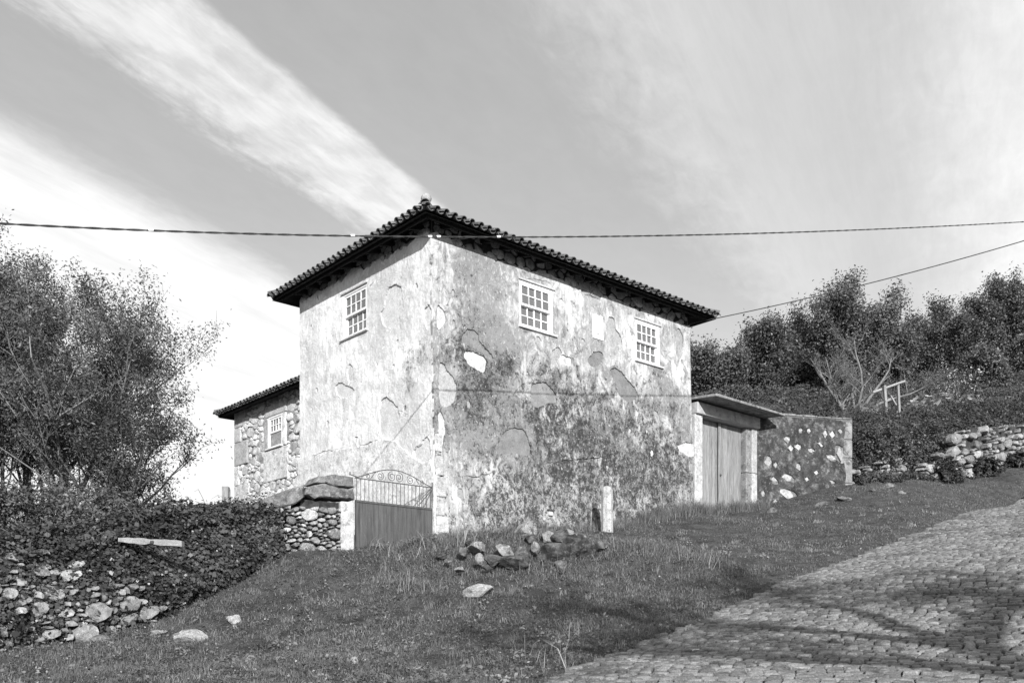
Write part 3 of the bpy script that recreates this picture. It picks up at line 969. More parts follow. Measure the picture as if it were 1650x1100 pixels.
chips(FR, .2, A_END - .2, 2.6, 8.4, 42, holes_r, 1, ['patch_grey', 'patch_mid', 'patch_mid', 'patch_white'])
chips(FL, .15, S_END - .15, 4.8, 8.3, 22, holes_l, 2, ['patch_mid', 'patch_light', 'patch_grey'])
spots_r = [(775, 600, 40, 1.0), (812, 588, 16, 1.0), (760, 645, 32, .7), (880, 672, 36, 1.0), (920, 640, 50, .6), (900, 700, 34, .9), (960, 690, 60, .6), (1050, 690, 60, .55),
           (915, 780, 44, 1.0), (960, 770, 50, .8), (1040, 770, 60, .65), (840, 800, 44, .7), (800, 830, 44, .8), (1080, 640, 30, .5), (1000, 820, 70, .8), (735, 555, 28, .8),
           (760, 520, 30, .5), (990, 640, 40, .5), (1090, 740, 40, .6), (870, 640, 60, .45), (925, 560, 20, .5), (740, 480, 40, .3)]
spots_rw = [(rw(x, y), r_ / 1524 * 23, k) for x, y, r_, k in spots_r]


def stain_r(a, h):
    v = -.55 + .75 * min(max((6.9 - h) / 2.5, 0), 1)
    for (c, r_, k) in spots_rw:
        v += k * 1.15 * math.exp(-(((a - c[0]) / (r_ * 1.15)) ** 2 + ((h - c[1]) / r_) ** 2))
    for wn in WIN_R:      # runs of dirt below the sills
        if wn[0] - .1 < a < wn[1] + .15: v += .8 * math.exp(-max(0, 7.15 - h) / .8) * (h < 7.2) * (.4 + .9 * abs(mnoise.noise(Vector((a * 9, 0, 3)))))
    v += .5 * math.exp(-max(0, h - (2.3 + .14 * a)) / .5)
    v -= .5 * math.exp(-((a - .4) / .9) ** 2 - ((h - 3.0) / .8) ** 2)
    return min(v + .35 * mnoise.noise(Vector((a * 1.7, h * 1.7, 4))), 1.1)


def wear_r(a, h):
    return .25 + .55 * math.exp(-((h - 5.2) / 1.6) ** 2) + .7 * math.exp(-((a - 1.3) / 1.0) ** 2 - ((h - 7.4) / 1.4) ** 2) + .9 * math.exp(-((a - 1.35) / .7) ** 4 - ((h - 4.9) / .75) ** 4) + .5 * math.exp(-((a - 4.1) / .5) ** 4 - ((h - 4.9) / .3) ** 4) - .1 + .45 * mnoise.noise(Vector((a * .8, h * .8, 1.7)))


def stain_l(s, h):
    v = -1.0
    for (c, r_, k) in [(lw(668, 590), .5, 1.2), (lw(655, 630), .4, .8), (lw(560, 500), .4, .3), (lw(690, 560), .35, 1.0), (lw(505, 600), .4, .3)]:
        v += k * math.exp(-(((s - c[0]) / r_) ** 2 + ((h - c[1]) / r_) ** 2))
    return v


def wear_l(s, h): return .25 + .5 * mnoise.noise(Vector((s * .7, h * .6, 9.1)))


r1 = random.Random(3)
top_r = [(A_END + .03, 8.60)]
a_ = A_END - .1
while a_ > .05:
    top_r.append((a_, 8.56 + .13 * mnoise.noise(Vector((a_ * 1.3, 2, 0))) + .05 * mnoise.noise(Vector((a_ * 5, 2, 0))) + .03 * r1.uniform(-1, 1) + (.12 if a_ < .5 else 0))); a_ -= .09
top_r.append((-.06, 8.62))
edge_r = [(-.064 + max(0, .05 * mnoise.noise(Vector((h * 3.1, 1, 7))) + .03 * mnoise.noise(Vector((h * 11, 1, 7)))), h) for h in np.arange(8.5, 1.4, -.07)]
out_r = edge_r + [(-.05, 1.3), (A_END + .03, 1.3)] + top_r
skin('long_wall_render', out_r, holes_r, FR, .062, .062, M['plaster_r'], house, stain_r, wear_r)
top_l = []
s_ = .02
while s_ < S_END - .04:
    base_h = 8.62 + .02 * s_ + .22 * mnoise.noise(Vector((s_ * 1.5, 5, 0))) + .06 * mnoise.noise(Vector((s_ * 5, 5, 0)))
    top_l.append((s_, base_h + .03 * r1.uniform(-1, 1))); s_ += .07
edge_l = [(-batter(h) - .055 + max(0, .05 * mnoise.noise(Vector((h * 3.3, 4, 2))) + .03 * mnoise.noise(Vector((h * 12, 4, 2)))), h) for h in np.arange(1.4, 8.55, .07)]
out_l = [(-.26, 1.3)] + edge_l + top_l + [(S_END + .02, 8.72), (S_END + .02, 1.3)]
skin('short_wall_render', out_l, holes_l, FL, .062, .062, M['plaster_l'], house, stain_l, wear_l)
# white plinth coat, standing proud of the left wall below a ragged line
pl_top = [lw(x, y) for x, y in [(697, 742), (686, 748), (668, 735), (640, 712), (622, 708), (600, 716), (578, 722), (556, 724), (530, 731), (492, 738)]]
_lp = rough_loop(pl_top, .06, .015, 9, False)
_nl = sum(max(1, int(math.hypot(pl_top[i + 1][0] - pl_top[i][0], pl_top[i + 1][1] - pl_top[i][1]) / .06)) for i in range(len(pl_top) - 1))
pl_out = [(-.25, 1.3)] + [(-batter(h) - .062 + max(0, .05 * mnoise.noise(Vector((h * 3.3, 4, 2)))), h) for h in np.arange(1.5, 3.6, .1)] + _lp[:_nl] + [(S_END + .035, 4.66), (S_END + .035, 1.3)]
skin('plinth_render', pl_out, [], FL, .098, .06, M['plinth'], house, lambda a, h: 0, lambda a, h: 0, .2)

# quoin stones showing along the bare lower part of the corner
for k, (y0, y1, wd) in enumerate([(768, 800, .22), (802, 830, .16), (832, 858, .26), (700, 728, .12), (735, 766, .15)]):
    h1_, h0_ = rw(705, y0)[1], rw(705, y1)[1]
    mb = MB(); mb.box(FR, -.05 - .0, wd, h0_, h1_, .0, .078)
    bevel(mb.build('quoin', M['quoin'], house), .015, 2)

# --- rubble stones left bare under the eaves
def band(F, a0, a1, h0, h1, seed, flip=False, rad=.34):
    mb = MB(); mb.box(F, a0, a1, h0, h1, .001, .008); mb.build('joint_bed', M['core'], house)
    cells = voronoi(poisson(a0, a1, h0, h1, rad, seed, 1.35, 3000), (a0, a1, h0, h1), 1.35)
    r_ = random.Random(seed)
    for c in cells:
        if len(c) < 3 or area(c) < .006: continue
        if flip: c = c[::-1]
        stone_from_cell('rubble_stone', c, F, M['granite_pale'], house, .038, .010, -.03, r_, .012)


band(FR, .02, A_END, 8.46, 9.03, 21)
band(FL, .02, S_END - .02, 8.40, 9.03, 22, True)

# --- windows
def make_window(F0, a0, a1, h0, h1, parent, seed, curt=1, out=.004):
    F = lambda a, h, d=0.0: F0(a, h, d + out)
    win = MB()
    fr = .05
    for (x0, x1, y0, y1) in [(a0, a1, h1 - fr, h1), (a0, a1, h0, h0 + fr * .8), (a0, a0 + fr, h0 + fr * .8, h1 - fr), (a1 - fr, a1, h0 + fr * .8, h1 - fr)]:
        win.box(F, x0, x1, y0, y1, -.10, .052)
    wobj = bevel(win.build('window', M['white_paint'], parent), .006)
    mid = h0 + (h1 - h0) * .47

    def sash(name, y0, y1, d0, d1, st):
        mb_ = MB(); x0, x1 = a0 + fr, a1 - fr
        mb_.box(F, x0, x0 + st, y0, y1, d0, d1); mb_.box(F, x1 - st, x1, y0, y1, d0, d1)
        mb_.box(F, x0 + st, x1 - st, y1 - st, y1, d0, d1); mb_.box(F, x0 + st, x1 - st, y0, y0 + st, d0, d1)
        gx0, gx1, gy0, gy1 = x0 + st, x1 - st, y0 + st, y1 - st
        bw_ = .024
        for i in (1, 2, 3):
            xm = gx0 + (gx1 - gx0) * i / 4; mb_.box(F, xm - bw_ / 2, xm + bw_ / 2, gy0, gy1, d0 + .004, d1 - .004)
        ym = (gy0 + gy1) / 2
        for i in range(4):
            mb_.box(F, gx0 + (gx1 - gx0) * i / 4 + (bw_ / 2 if i else 0), gx0 + (gx1 - gx0) * (i + 1) / 4 - (bw_ / 2 if i < 3 else 0), ym - bw_ / 2, ym + bw_ / 2, d0 + .004, d1 - .004)
        mb_.build(name, M['white_paint'], wobj)
        r_ = random.Random(seed)
        dg = (d0 + d1) / 2
        for i in range(4):
            for j in range(2):
                x0_, x1_ = gx0 + (gx1 - gx0) * i / 4, gx0 + (gx1 - gx0) * (i + 1) / 4
                y0_, y1_ = (gy0, ym) if j == 0 else (ym, gy1)
                t1, t2 = r_.gauss(0, .006), r_.gauss(0, .006)
                mb2 = MB(); vs = [F(x, y, dg + dd + t1 * (1 if x > x0_ else -1) + t2 * (1 if y > y0_ else -1)) for dd in (-.003, .003) for y in (y0_ + .002, y1_ - .002) for x in (x0_ + .002, x1_ - .002)]
                mb2.hexa(vs).build('pane', M['glass'], wobj)
    sash('upper_sash', mid, h1 - fr, -.012, .034, .05)
    sash('lower_sash', h0 + fr * .8, mid + .03, -.066, -.02, .045)
    # sill, room behind and curtains
    mb = MB(); mb.box(F, a0 - .05, a1 + .10, h0 - .045, h0 - .003, -.08, .115)
    bevel(mb.build('sill', M['sill'], wobj), .008)
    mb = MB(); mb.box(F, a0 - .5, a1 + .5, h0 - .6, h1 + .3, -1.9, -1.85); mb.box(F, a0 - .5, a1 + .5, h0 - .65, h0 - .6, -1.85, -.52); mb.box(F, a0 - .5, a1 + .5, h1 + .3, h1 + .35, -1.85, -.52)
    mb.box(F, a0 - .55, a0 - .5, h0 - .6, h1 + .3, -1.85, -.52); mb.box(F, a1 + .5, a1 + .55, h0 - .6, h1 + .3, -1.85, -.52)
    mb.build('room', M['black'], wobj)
    for (x0, x1, y0, y1, sag) in curt:
        n = 22; V = []; fs = []
        for i in range(n + 1):
            t = i / n; x = a0 + (a1 - a0) * (x0 + (x1 - x0) * t)
            dd = -.15 + .02 * math.sin(t * 19 + seed)
            V.append(F(x, h0 + (h1 - h0) * (y0 + sag * math.sin(t * math.pi)), dd)); V.append(F(x, h0 + (h1 - h0) * y1, dd))
            if i: fs.append((2 * i - 2, 2 * i, 2 * i + 1, 2 * i - 1))
        mk('curtain', V, fs, M['curtain'], wobj, True)
    return wobj


make_window(FR, *WIN_R[0], WH0, WH1, house, 1, [(.62, .80, .02, .52, 0)])
make_window(FR, *WIN_R[1], WH0, WH1, house, 2, [(.02, .42, .02, .5, .02), (.46, .72, .0, .62, .1)])
make_window(FL, *WIN_L[0], WH0, WH1, house, 3, [(.30, .50, .02, .50, .12), (.52, .76, .02, .50, .04), (.80, .99, .02, .72, 0)])

# lintel lines over the windows, and the worn render lips round them
for (F, wn) in ((FR, WIN_R[0]), (FR, WIN_R[1]), (FL, WIN_L[0])):
    mb = MB(); mb.box(F, wn[0] - .03, wn[1] + .07, WH1 + .004, WH1 + .05, .0, .098)
    bevel(mb.build('drip_lip', M['patch_white'], house), .008)

# tiled saint panel: pale tiles in a raised frame, a niche arch and a robed figure
pa0, ph1 = rw(950.5, 508); pa1, ph0 = rw(968.5, 547)
pa0, pa1, ph0, ph1 = 4.80, 5.16, 7.44, 8.03
mb = MB()
for (x0, x1, y0, y1) in [(pa0, pa1, ph0, ph0 + .03), (pa0, pa1, ph1 - .03, ph1), (pa0, pa0 + .03, ph0 + .03, ph1 - .03), (pa1 - .03, pa1, ph0 + .03, ph1 - .03)]:
    mb.box(FR, x0, x1, y0, y1, .0, .085)
panel = mb.build('tile_panel', M['white_paint'], house)
m_ = rough_mat('glazed_tile_white', .74, .82, 6, bmp=.001, rough=.3, spec=.4)
m_b = rough_mat('glazed_tile_ink', .16, .24, 16, bmp=0, rough=.3, spec=.4)
for i in range(2):
    for j in range(3):
        xa = pa0 + .03 + (pa1 - pa0 - .06) * i / 2; xb = pa0 + .03 + (pa1 - pa0 - .06) * (i + 1) / 2
        ya = ph0 + .03 + (ph1 - ph0 - .06) * j / 3; yb = ph0 + .03 + (ph1 - ph0 - .06) * (j + 1) / 3
        mb = MB(); mb.box(FR, xa + .001, xb - .001, ya + .001, yb - .001, .0, .072); mb.build('glazed_tile', m_, panel)


def flat_poly(F, pts, d, mat, name, parent):
    mk(name, [F(x, y, d) for x, y in pts], [tuple(range(len(pts)))], mat, parent)


pcx = (pa0 + pa1) / 2
mb = MB()
mb.tube([FR(pcx + .115 * math.cos(t), ph1 - .17 + .09 * math.sin(t), .076) for t in np.linspace(0, math.pi, 13)], .006, 4)
mb.build('drawn_arch', m_b, panel); mb = MB()
mb.tube([FR(pcx - .115, ph1 - .17, .076), FR(pcx - .115, ph0 + .2, .076)], .007, 4); mb.build('drawn_column', m_b, panel); mb = MB()
mb.tube([FR(pcx + .115, ph1 - .17, .076), FR(pcx + .115, ph0 + .2, .076)], .007, 4)
mb.build('drawn_column', m_b, panel); mb = MB()
mb.tube([FR(pcx - .14, ph0 + .055, .076), FR(pcx + .14, ph0 + .055, .076)], .004, 4)
mb.build('drawn_base_line', m_b, panel)
mb = MB()
for (x, y, l, an) in [(-.07, .17, .06, .9), (-.035, .135, .05, -.5), (.02, .15, .05, 1.3), (.045, .12, .05, -.9), (.09, .17, .05, .6), (-.10, .22, .03, .2), (.0, .12, .03, 0)]:
    mb.tube([FR(pcx + x - l / 2 * math.cos(an), ph0 + y - l / 2 * math.sin(an), .075), FR(pcx + x + l / 2 * math.cos(an), ph0 + y + l / 2 * math.sin(an), .075)], .009, 4)
o = mb.build('drawn_flourish', m_b, panel); o['kind'] = 'stuff'

# small white vent stone low on the wall
va, vh = rw(883, 827)
mb = MB(); mb.box(FR, va - .07, va + .07, vh - .06, vh + .05, .0, .11); bevel(mb.build('vent_block', M['patch_white'], house), .012)
mb = MB(); mb.box(FR, va - .10, va + .09, vh + .055, vh + .085, .0, .15); mb.build('vent_hood', M['iron'], house)

# --- roof
def tile_mesh(name, r0, r1, ln, up=True, th=.014, seg=8):
    """a canal tile: tapered half tube with thickness; local y runs up the slope, z off the roof"""
    V, fs = [], []
    for (y, r) in ((0, r0), (ln, r1)):
        for rr_ in (r, r - th):
            for k in range(seg + 1):
                an = math.pi * k / seg
                V.append((rr_ * math.cos(an), y, (rr_ * math.sin(an) * .9) * (1 if up else -1)))
    n = seg + 1
    for k in range(seg):
        fs += [(k, k + 1, 2 * n + k + 1, 2 * n + k), (n + k, 3 * n + k, 3 * n + k + 1, n + k + 1), (k, n + k, n + k + 1, k + 1), (2 * n + k, 2 * n + k + 1, 3 * n + k + 1, 3 * n + k)]
    fs += [(0, 2 * n, 3 * n, n), (seg, n + seg, 3 * n + seg, 2 * n + seg)]
    me = bpy.data.meshes.new(name); me.from_pydata(V, [], fs); me.materials.append(M['tile'])
    return me


COVER = tile_mesh('cover_tile', .078, .066, .5, True)
CHAN = tile_mesh('channel_tile', .086, .10, .5, False)
HIPT = tile_mesh('ridge_tile', .105, .09, .45, True, .016)


def place(me, name, parent, org, ax, ay, az, sc=(1, 1, 1), root=None):
    o = bpy.data.objects.new(name, me); COL.objects.link(o)
    m4 = Matrix(((ax.x, ay.x, az.x, org.x), (ax.y, ay.y, az.y, org.y), (ax.z, ay.z, az.z, org.z), (0, 0, 0, 1))) @ Matrix.Diagonal((*sc, 1))
    o.parent = parent
    o.matrix_world = m4
    return o


def hip_roof(parent, corners, ez, pitch, pitch_tiles, faces_vis, ridge_at, name='roof', soff=True):
    """corners: 4 eave corners in plan, in order; ridge_at: two ridge points (x,y) for the sides; the first course of tiles is laid one by one"""
    c = [Vector((*p, ez)) for p in corners]
    ra, rb, rise = ridge_at
    A = Vector((*ra, ez + rise)); B = Vector((*rb, ez + rise))
    # slopes: (c0,c1,B,A) (c1,c2,B) (c2,c3,A,B) (c3,c0,A)
    slopes = [(c[0], c[1], B, A), (c[1], c[2], B, None), (c[2], c[3], A, B), (c[3], c[0], A, None)]
    mb = MB()
    dn = Vector((0, 0, -.05))
    pts = [p + dn for p in c] + [A + dn, B + dn]
    mb.add(pts, [(0, 1, 5, 4), (1, 2, 5), (2, 3, 4, 5), (3, 0, 4)])
    dn2 = Vector((0, 0, -.08)); pts = [p + dn2 for p in c] + [A + dn2, B + dn2]
    mb.add(pts, [(0, 4, 5, 1), (1, 5, 2), (2, 5, 4, 3), (3, 4, 0)])
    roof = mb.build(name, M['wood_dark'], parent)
    sv, sf, stn = [], [], []
    cover_np = np.array([v.co for v in COVER.vertices]); chan_np = np.array([v.co for v in CHAN.vertices])
    cf = []
    for p in COVER.polygons: cf.append((p.vertices[0], p.vertices[1], p.vertices[2], p.vertices[3]))
    cf = np.array(cf)
    for si, (p0, p1, q1, q0) in enumerate(slopes):
        ex = (p1 - p0); ln = ex.length; ex.normalize()
        q0_ = q0 if q0 is not None else q1
        nrm = ex.cross(q1 - p0).normalized()
        if nrm.z < 0: nrm = -nrm
        up = nrm.cross(ex).normalized()
        # tile roll: x along the eave, y up
        t0 = (q0_ - p0).dot(ex); t1 = (q1 - p0).dot(ex); depth = (q1 - p0).dot(up)
        n = max(2, int(round(ln / pitch_tiles)))
        for i in range(n + 1):
            u = ln * i / n
            dmax = depth if t0 <= u <= t1 else (depth * u / t0 if u < t0 else depth * (ln - u) / (ln - t1))
            for kind in (0, 1):
                uu = u if kind == 0 else u + ln / n / 2
                if uu > ln - .02: continue
                dm = depth if t0 <= uu <= t1 else (depth * uu / t0 if uu < t0 else depth * (ln - uu) / max(ln - t1, 1e-3))
                dm = max(dm, .10)
                v = -.09 if kind == 0 else -.06
                crs = 0
                while v < dm - .1:
                    L_ = min(.5, dm - v + .06)
                    org = p0 + ex * (uu + random.uniform(-.008, .008)) + up * (v + random.uniform(-.012, .012)) + nrm * ((.040 if kind == 0 else .045) + (.0 if crs == 0 else .012) + random.uniform(-.004, .004))
                    yaw = random.gauss(0, .012)
                    e2 = (ex * math.cos(yaw) + up * math.sin(yaw)); u2 = (up * math.cos(yaw) - ex * math.sin(yaw))
                    u2 = (u2 + nrm * .03).normalized(); n2 = e2.cross(u2).normalized()
                    if crs == 0 and si in faces_vis:
                        place(COVER if kind == 0 else CHAN, 'roof_tile' if kind == 0 else 'channel_tile', roof, org, e2, u2, n2, (1, L_ / .5, 1))
                    else:
                        m4 = np.array(((e2.x, u2.x, n2.x), (e2.y, u2.y, n2.y), (e2.z, u2.z, n2.z)))
                        vv = ((cover_np if kind == 0 else chan_np) * (1, L_ / .5, 1)) @ m4.T + np.array(org)
                        sf.append(cf + len(sv) * len(cover_np)); sv.append(vv); stn.append(np.full(len(vv), random.random()))
                    v += .40; crs += 1
    if sv:
        o = fast_mesh('roof_tiles', np.concatenate(sv), np.concatenate(sf), 4, M['tile'], roof, {'tone': np.concatenate(stn)})
        o['kind'] = 'stuff'
    # hip and ridge tiles
    for (a, b) in ((c[0], A), (c[1], B), (c[3], A), (c[2], B), (A, B)):
        dv = b - a; L_ = dv.length
        if L_ < .3: continue
        dv.normalize(); sx_ = dv.cross(Vector((0, 0, 1))).normalized(); nz_ = sx_.cross(dv).normalized()
        v = -.06
        while v < L_ - .1:
            place(HIPT, 'ridge_tile', roof, a + dv * v + nz_ * .075, sx_, (dv + nz_ * .03).normalized(), nz_)
            v += .38
    return roof


P2 = lambda a, s: tuple(C2 + R2 * a + L2 * s)
c0 = P2(-EAVE_O, -EAVE_O); c1 = P2(A_END + EAVE_O, -EAVE_O); c2_ = P2(A_END + EAVE_O, S_END + EAVE_O); c3 = P2(-EAVE_O, S_END + EAVE_O)
half = (S_END + 2 * EAVE_O) / 2
ra = P2(-EAVE_O + half, S_END / 2); rb = P2(A_END + EAVE_O - half, S_END / 2)
roof = hip_roof(house, [c0, c1, c2_, c3], EAVE_Z - .03, PITCH, .2285, (0, 3, 1), (ra, rb, half * PITCH))
# eave boards, fascia and rafter tails seen from below
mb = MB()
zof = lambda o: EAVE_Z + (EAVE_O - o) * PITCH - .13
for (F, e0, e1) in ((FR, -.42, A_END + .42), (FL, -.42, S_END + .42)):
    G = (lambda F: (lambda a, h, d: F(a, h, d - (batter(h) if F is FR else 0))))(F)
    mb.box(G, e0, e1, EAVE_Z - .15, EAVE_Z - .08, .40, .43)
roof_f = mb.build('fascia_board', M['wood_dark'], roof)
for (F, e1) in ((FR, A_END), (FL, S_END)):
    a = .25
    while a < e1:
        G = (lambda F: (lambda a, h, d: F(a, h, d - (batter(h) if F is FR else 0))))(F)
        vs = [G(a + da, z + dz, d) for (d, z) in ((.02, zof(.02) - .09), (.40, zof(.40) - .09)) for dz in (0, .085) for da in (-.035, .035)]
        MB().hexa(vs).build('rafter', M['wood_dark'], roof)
        a += .55
# corner ornament: ribbed ball on a short neck
oc = Vector((*c0, EAVE_Z - .05)); dirh = (Vector((*ra, 0)) - Vector((*c0, 0))).normalized()
oc = oc + dirh * .10 + Vector((0, 0, .14))
V, fs = [], []
prof = [(0.05, -.06), (.055, .0), (.075, .02), (.095, .06), (.105, .10), (.10, .14), (.082, .175), (.05, .20), (.015, .212)]
seg = 24
for (r_, z_) in prof:
    for k in range(seg):
        an = 2 * math.pi * k / seg; rr_ = r_ * (1 + (.07 * math.cos(8 * an) if z_ > .02 else 0))
        V.append(oc + Vector((rr_ * math.cos(an), rr_ * math.sin(an), z_)))
for i in range(len(prof) - 1):
    for k in range(seg): fs.append((i * seg + k, i * seg + (k + 1) % seg, (i + 1) * seg + (k + 1) % seg, (i + 1) * seg + k))
fs.append(tuple((len(prof) - 1) * seg + k for k in range(seg)))
mk('finial', V, fs, M['patch_mid'], roof, True)

# ------------------------------------------------------------------ annexe behind, to the left
annex = empty('stone_annex', tuple(FA(8, 3.6)), 'lower bare stone wing with a small sash window left of the white house', 'house')
AS0, AS1 = 5.3, 11.08
WA = (8.05, 8.88); AH0, AH1 = 5.56, 6.45
mb = MB()
for (x0, x1, y0, y1) in [(AS0, WA[0], 2.6, 7.05), (WA[1], AS1, 2.6, 7.05), (WA[0], WA[1], 2.6, AH0), (WA[0], WA[1], AH1, 7.05)]:
    mb.box(FA, x0, x1, y0, y1, -.5, 0)
mb.box(FA, AS1 - .5, AS1, 2.6, 7.0, -4.5, -.5)
mb.box(FA, AS0, AS1 - .5, 2.6, 7.0, -4.5, -4.0)
mb.build('wall', M['mortar'], annex)
make_window(FA, WA[0], WA[1], AH0, AH1, annex, 5, [(.1, .35, .02, .5, .1), (.62, .98, .02, .6, .0)])
for (x0, x1, y0, y1, nm) in [(WA[0] - .25, WA[1] + .18, AH1 + .01, AH1 + .33, 'lintel'), (WA[0] - .20, WA[0] - .01, AH0 - .02, AH1, 'jamb_stone'), (WA[1] + .01, WA[1] + .24, AH0 - .02, AH1, 'jamb_stone'),
                             (WA[0] - .35, WA[1] + .28, AH0 - .95, AH0 - .055, 'apron_stone'), (AS1 - .95, AS1 + .012, 3.9, 4.75, 'quoin'), (AS1 - .28, AS1 + .012, 4.76, 5.35, 'quoin'),
                             (AS1 - .85, AS1 + .012, 5.36, 6.05, 'quoin'), (AS1 - .4, AS1 + .012, 6.06, 6.5, 'quoin'), (AS1 - .75, AS1 + .012, 6.51, 6.98, 'quoin'), (AS1 - .6, AS1 + .012, 2.9, 3.88, 'quoin')]:
    mb = MB(); mb.box(FA, x0, x1, y0, y1, -.02, .07)
    bevel(mb.build(nm, M['annex_stone'], annex), .02, 2)
mb = MB(); mb.box(FA, AS0, AS1 - .02, 2.9, 7.0, .001, .012); mb.build('joint_bed', M['annex_mortar'], annex)
seeds = poisson(AS0, AS1, 2.9, 7.0, .30, 31, 1.5, 9000, .75)
r_ = random.Random(31)
for c in voronoi(seeds, (AS0, AS1, 2.9, 7.02), 1.5):
    if len(c) < 3: continue
    cx = sum(p[0] for p in c) / len(c); cy = sum(p[1] for p in c) / len(c)
    if area(c) < .004: continue
    if any(x0 - .06 < cx < x1 + .06 and y0 - .04 < cy < y1 + .04 for (x0, x1, y0, y1) in [(WA[0] - .2, WA[1] + .2, AH0 - .9, AH1 + .25), (AS1 - .9, AS1 + .1, 3.9, 4.75), (AS1 - .8, AS1 + .1, 5.4, 6.05), (AS1 - .25, AS1 + .1, 2.9, 7)]): continue
    stone_from_cell('rubble_stone', c[::-1], FA, M['annex_stone'], annex, .055, .010, -.02, r_, .02)
AO = .42
PA = lambda r__, s: tuple(C2 + R2 * (ANO + r__) + L2 * s)
AZ = 6.90
hh = (4.5 + 2 * AO) / 2
hip_roof(annex, [PA(4.5 + AO, AS1 + AO), PA(-AO, AS1 + AO), PA(-AO, 4.6), PA(4.5 + AO, 4.6)][1:] + [PA(4.5 + AO, AS1 + AO)], AZ + .05, .28, .205, (0, 3), (PA(2.25, AS1 - 2.0), PA(2.25, 4.62), hh * .28), 'roof')

# ------------------------------------------------------------------ barn doorway with its concrete canopy, right of the house
barn = empty('doorway', tuple(FR(10, 3.7)), 'doorway with grey double wooden doors under a sloping concrete canopy beside the house', 'doorway')
DA0, DA1, DH0, DH1 = 9.03, 11.13, 3.3, 6.2
FRv = lambda a, h, d=0.0: FR(a, h, d + batter(4.5) - batter(h))
mb = MB(); mb.box(FRv, A_END + .03, 12.0, 2.9, 6.55, -.9, -.45); mb.build('rear_wall', M['black'], barn)
mb = MB(); mb.box(FRv, A_END + .12, DA0, 2.9, DH1, -.42, .06); bevel(mb.build('jamb_stone', M['quoin'], barn), .02)
for (y0, y1) in ((2.9, 4.9), (4.91, DH1)):
    mb = MB(); mb.box(FRv, DA1, DA1 + .22, y0, y1, -.42, .0); bevel(mb.build('jamb_stone', M['concrete'], barn), .015)
    mb = MB(); mb.box(FRv, DA1 + .222, DA1 + .48, y0, y1, -.42, .05); bevel(mb.build('jamb_stone', M['quoin'], barn), .02)
vs = [FRv(a, h, d) for (d, h0, h1) in ((-.42, DH1 + .002, 6.52), (.14, DH1 + .002, 6.52)) for h in (h0, h1) for a in (A_END + .13, DA1 + .5)]
bevel(MB().hexa(vs).build('lintel', M['lintel'], barn), .025, 2)
# canopy slab, tipping slightly down to the front
vs = [FRv(a, 6.54 + dz + (-.03 if d > 0 else .06) - (a - 10) * .012, d) for d in (-.5, .82) for dz in (0, .065) for a in (A_END + .06, 11.86)]
vs[4] = FRv(A_END + .06, 6.52, .80); vs[6] = FRv(A_END + .08, 6.60, .80)
bevel(MB().hexa(vs).build('canopy', M['concrete'], barn), .02, 2)
# two leaves of upright boards
gapm = 10.06
for (x0, x1, nb, dd) in ((DA0 + .01, gapm - .02, 8, -.20), (gapm + .012, DA1 - .012, 9, -.17)):
    leaf = MB(); leaf.box(FRv, x0 + .01, x1 - .01, DH0 + .3, DH1 - .004, dd - .06, dd - .032)
    lf = leaf.build('door_leaf', M['door_wood'], barn)
    rr_ = random.Random(nb)
    for i in range(nb):
        xa = x0 + (x1 - x0) * i / nb; xb = x0 + (x1 - x0) * (i + 1) / nb
        mb = MB(); q = rr_.uniform(-.005, .005)
        mb.box(FRv, xa + .004, xb - .004, DH0 + .12 * rr_.random(), DH1 - .006 - .01 * rr_.random(), dd - .03, dd + q)
        bevel(mb.build('board', M['door_wood'], lf), .003)
mb = MB(); mb.box(FRv, gapm - .05, gapm + .055, DH0 + .1, DH1 - .01, -.165, -.135); bevel(mb.build('cover_strip', M['door_wood'], barn), .004)
mb = MB(); c_ = FRv(gapm + .02, 4.72, -.13)
mb.tube([c_, c_ - Vector((L2[0], L2[1], 0)) * .03], .03, 10); mb.build('lock_plate', M['iron'], barn)

# ------------------------------------------------------------------ garden wall with lichen-dark render
gw_dir = Vector((GW1.x - GW0.x, GW1.y - GW0.y, 0)); GWL = gw_dir.length; gw_dir.normalize(); gw_n = Vector((gw_dir.y, -gw_dir.x, 0))
GW_TOP = 6.66
def FG(a, h, d=0.0): return Vector((GW0.x, GW0.y, 0)) + gw_dir * a + gw_n * d + Vector((0, 0, h))
def gwp(px, py): return plane_hit(px, py, np.array([GW0.x, GW0.y]), np.array([gw_dir.x, gw_dir.y]), np.array([gw_n.x, gw_n.y]))
gwall = empty('garden_wall', tuple(FG(GWL / 2, 4.3)), 'high garden wall with black lichened render and pale bare stones right of the doors', 'wall')
zr = gwp(1370, 679)[1]
mb = MB()
mb.hexa([FG(a, h, d) for d in (-.45, 0) for (h, k) in ((3.0, 0), (GW_TOP, 1)) for a in (-.05, GWL)])
mb.build('wall_core', M['mortar'], gwall)
gh = []
gpat = [([(1283, 748), (1280, 745), (1284, 742), (1284, 750)], 0)]
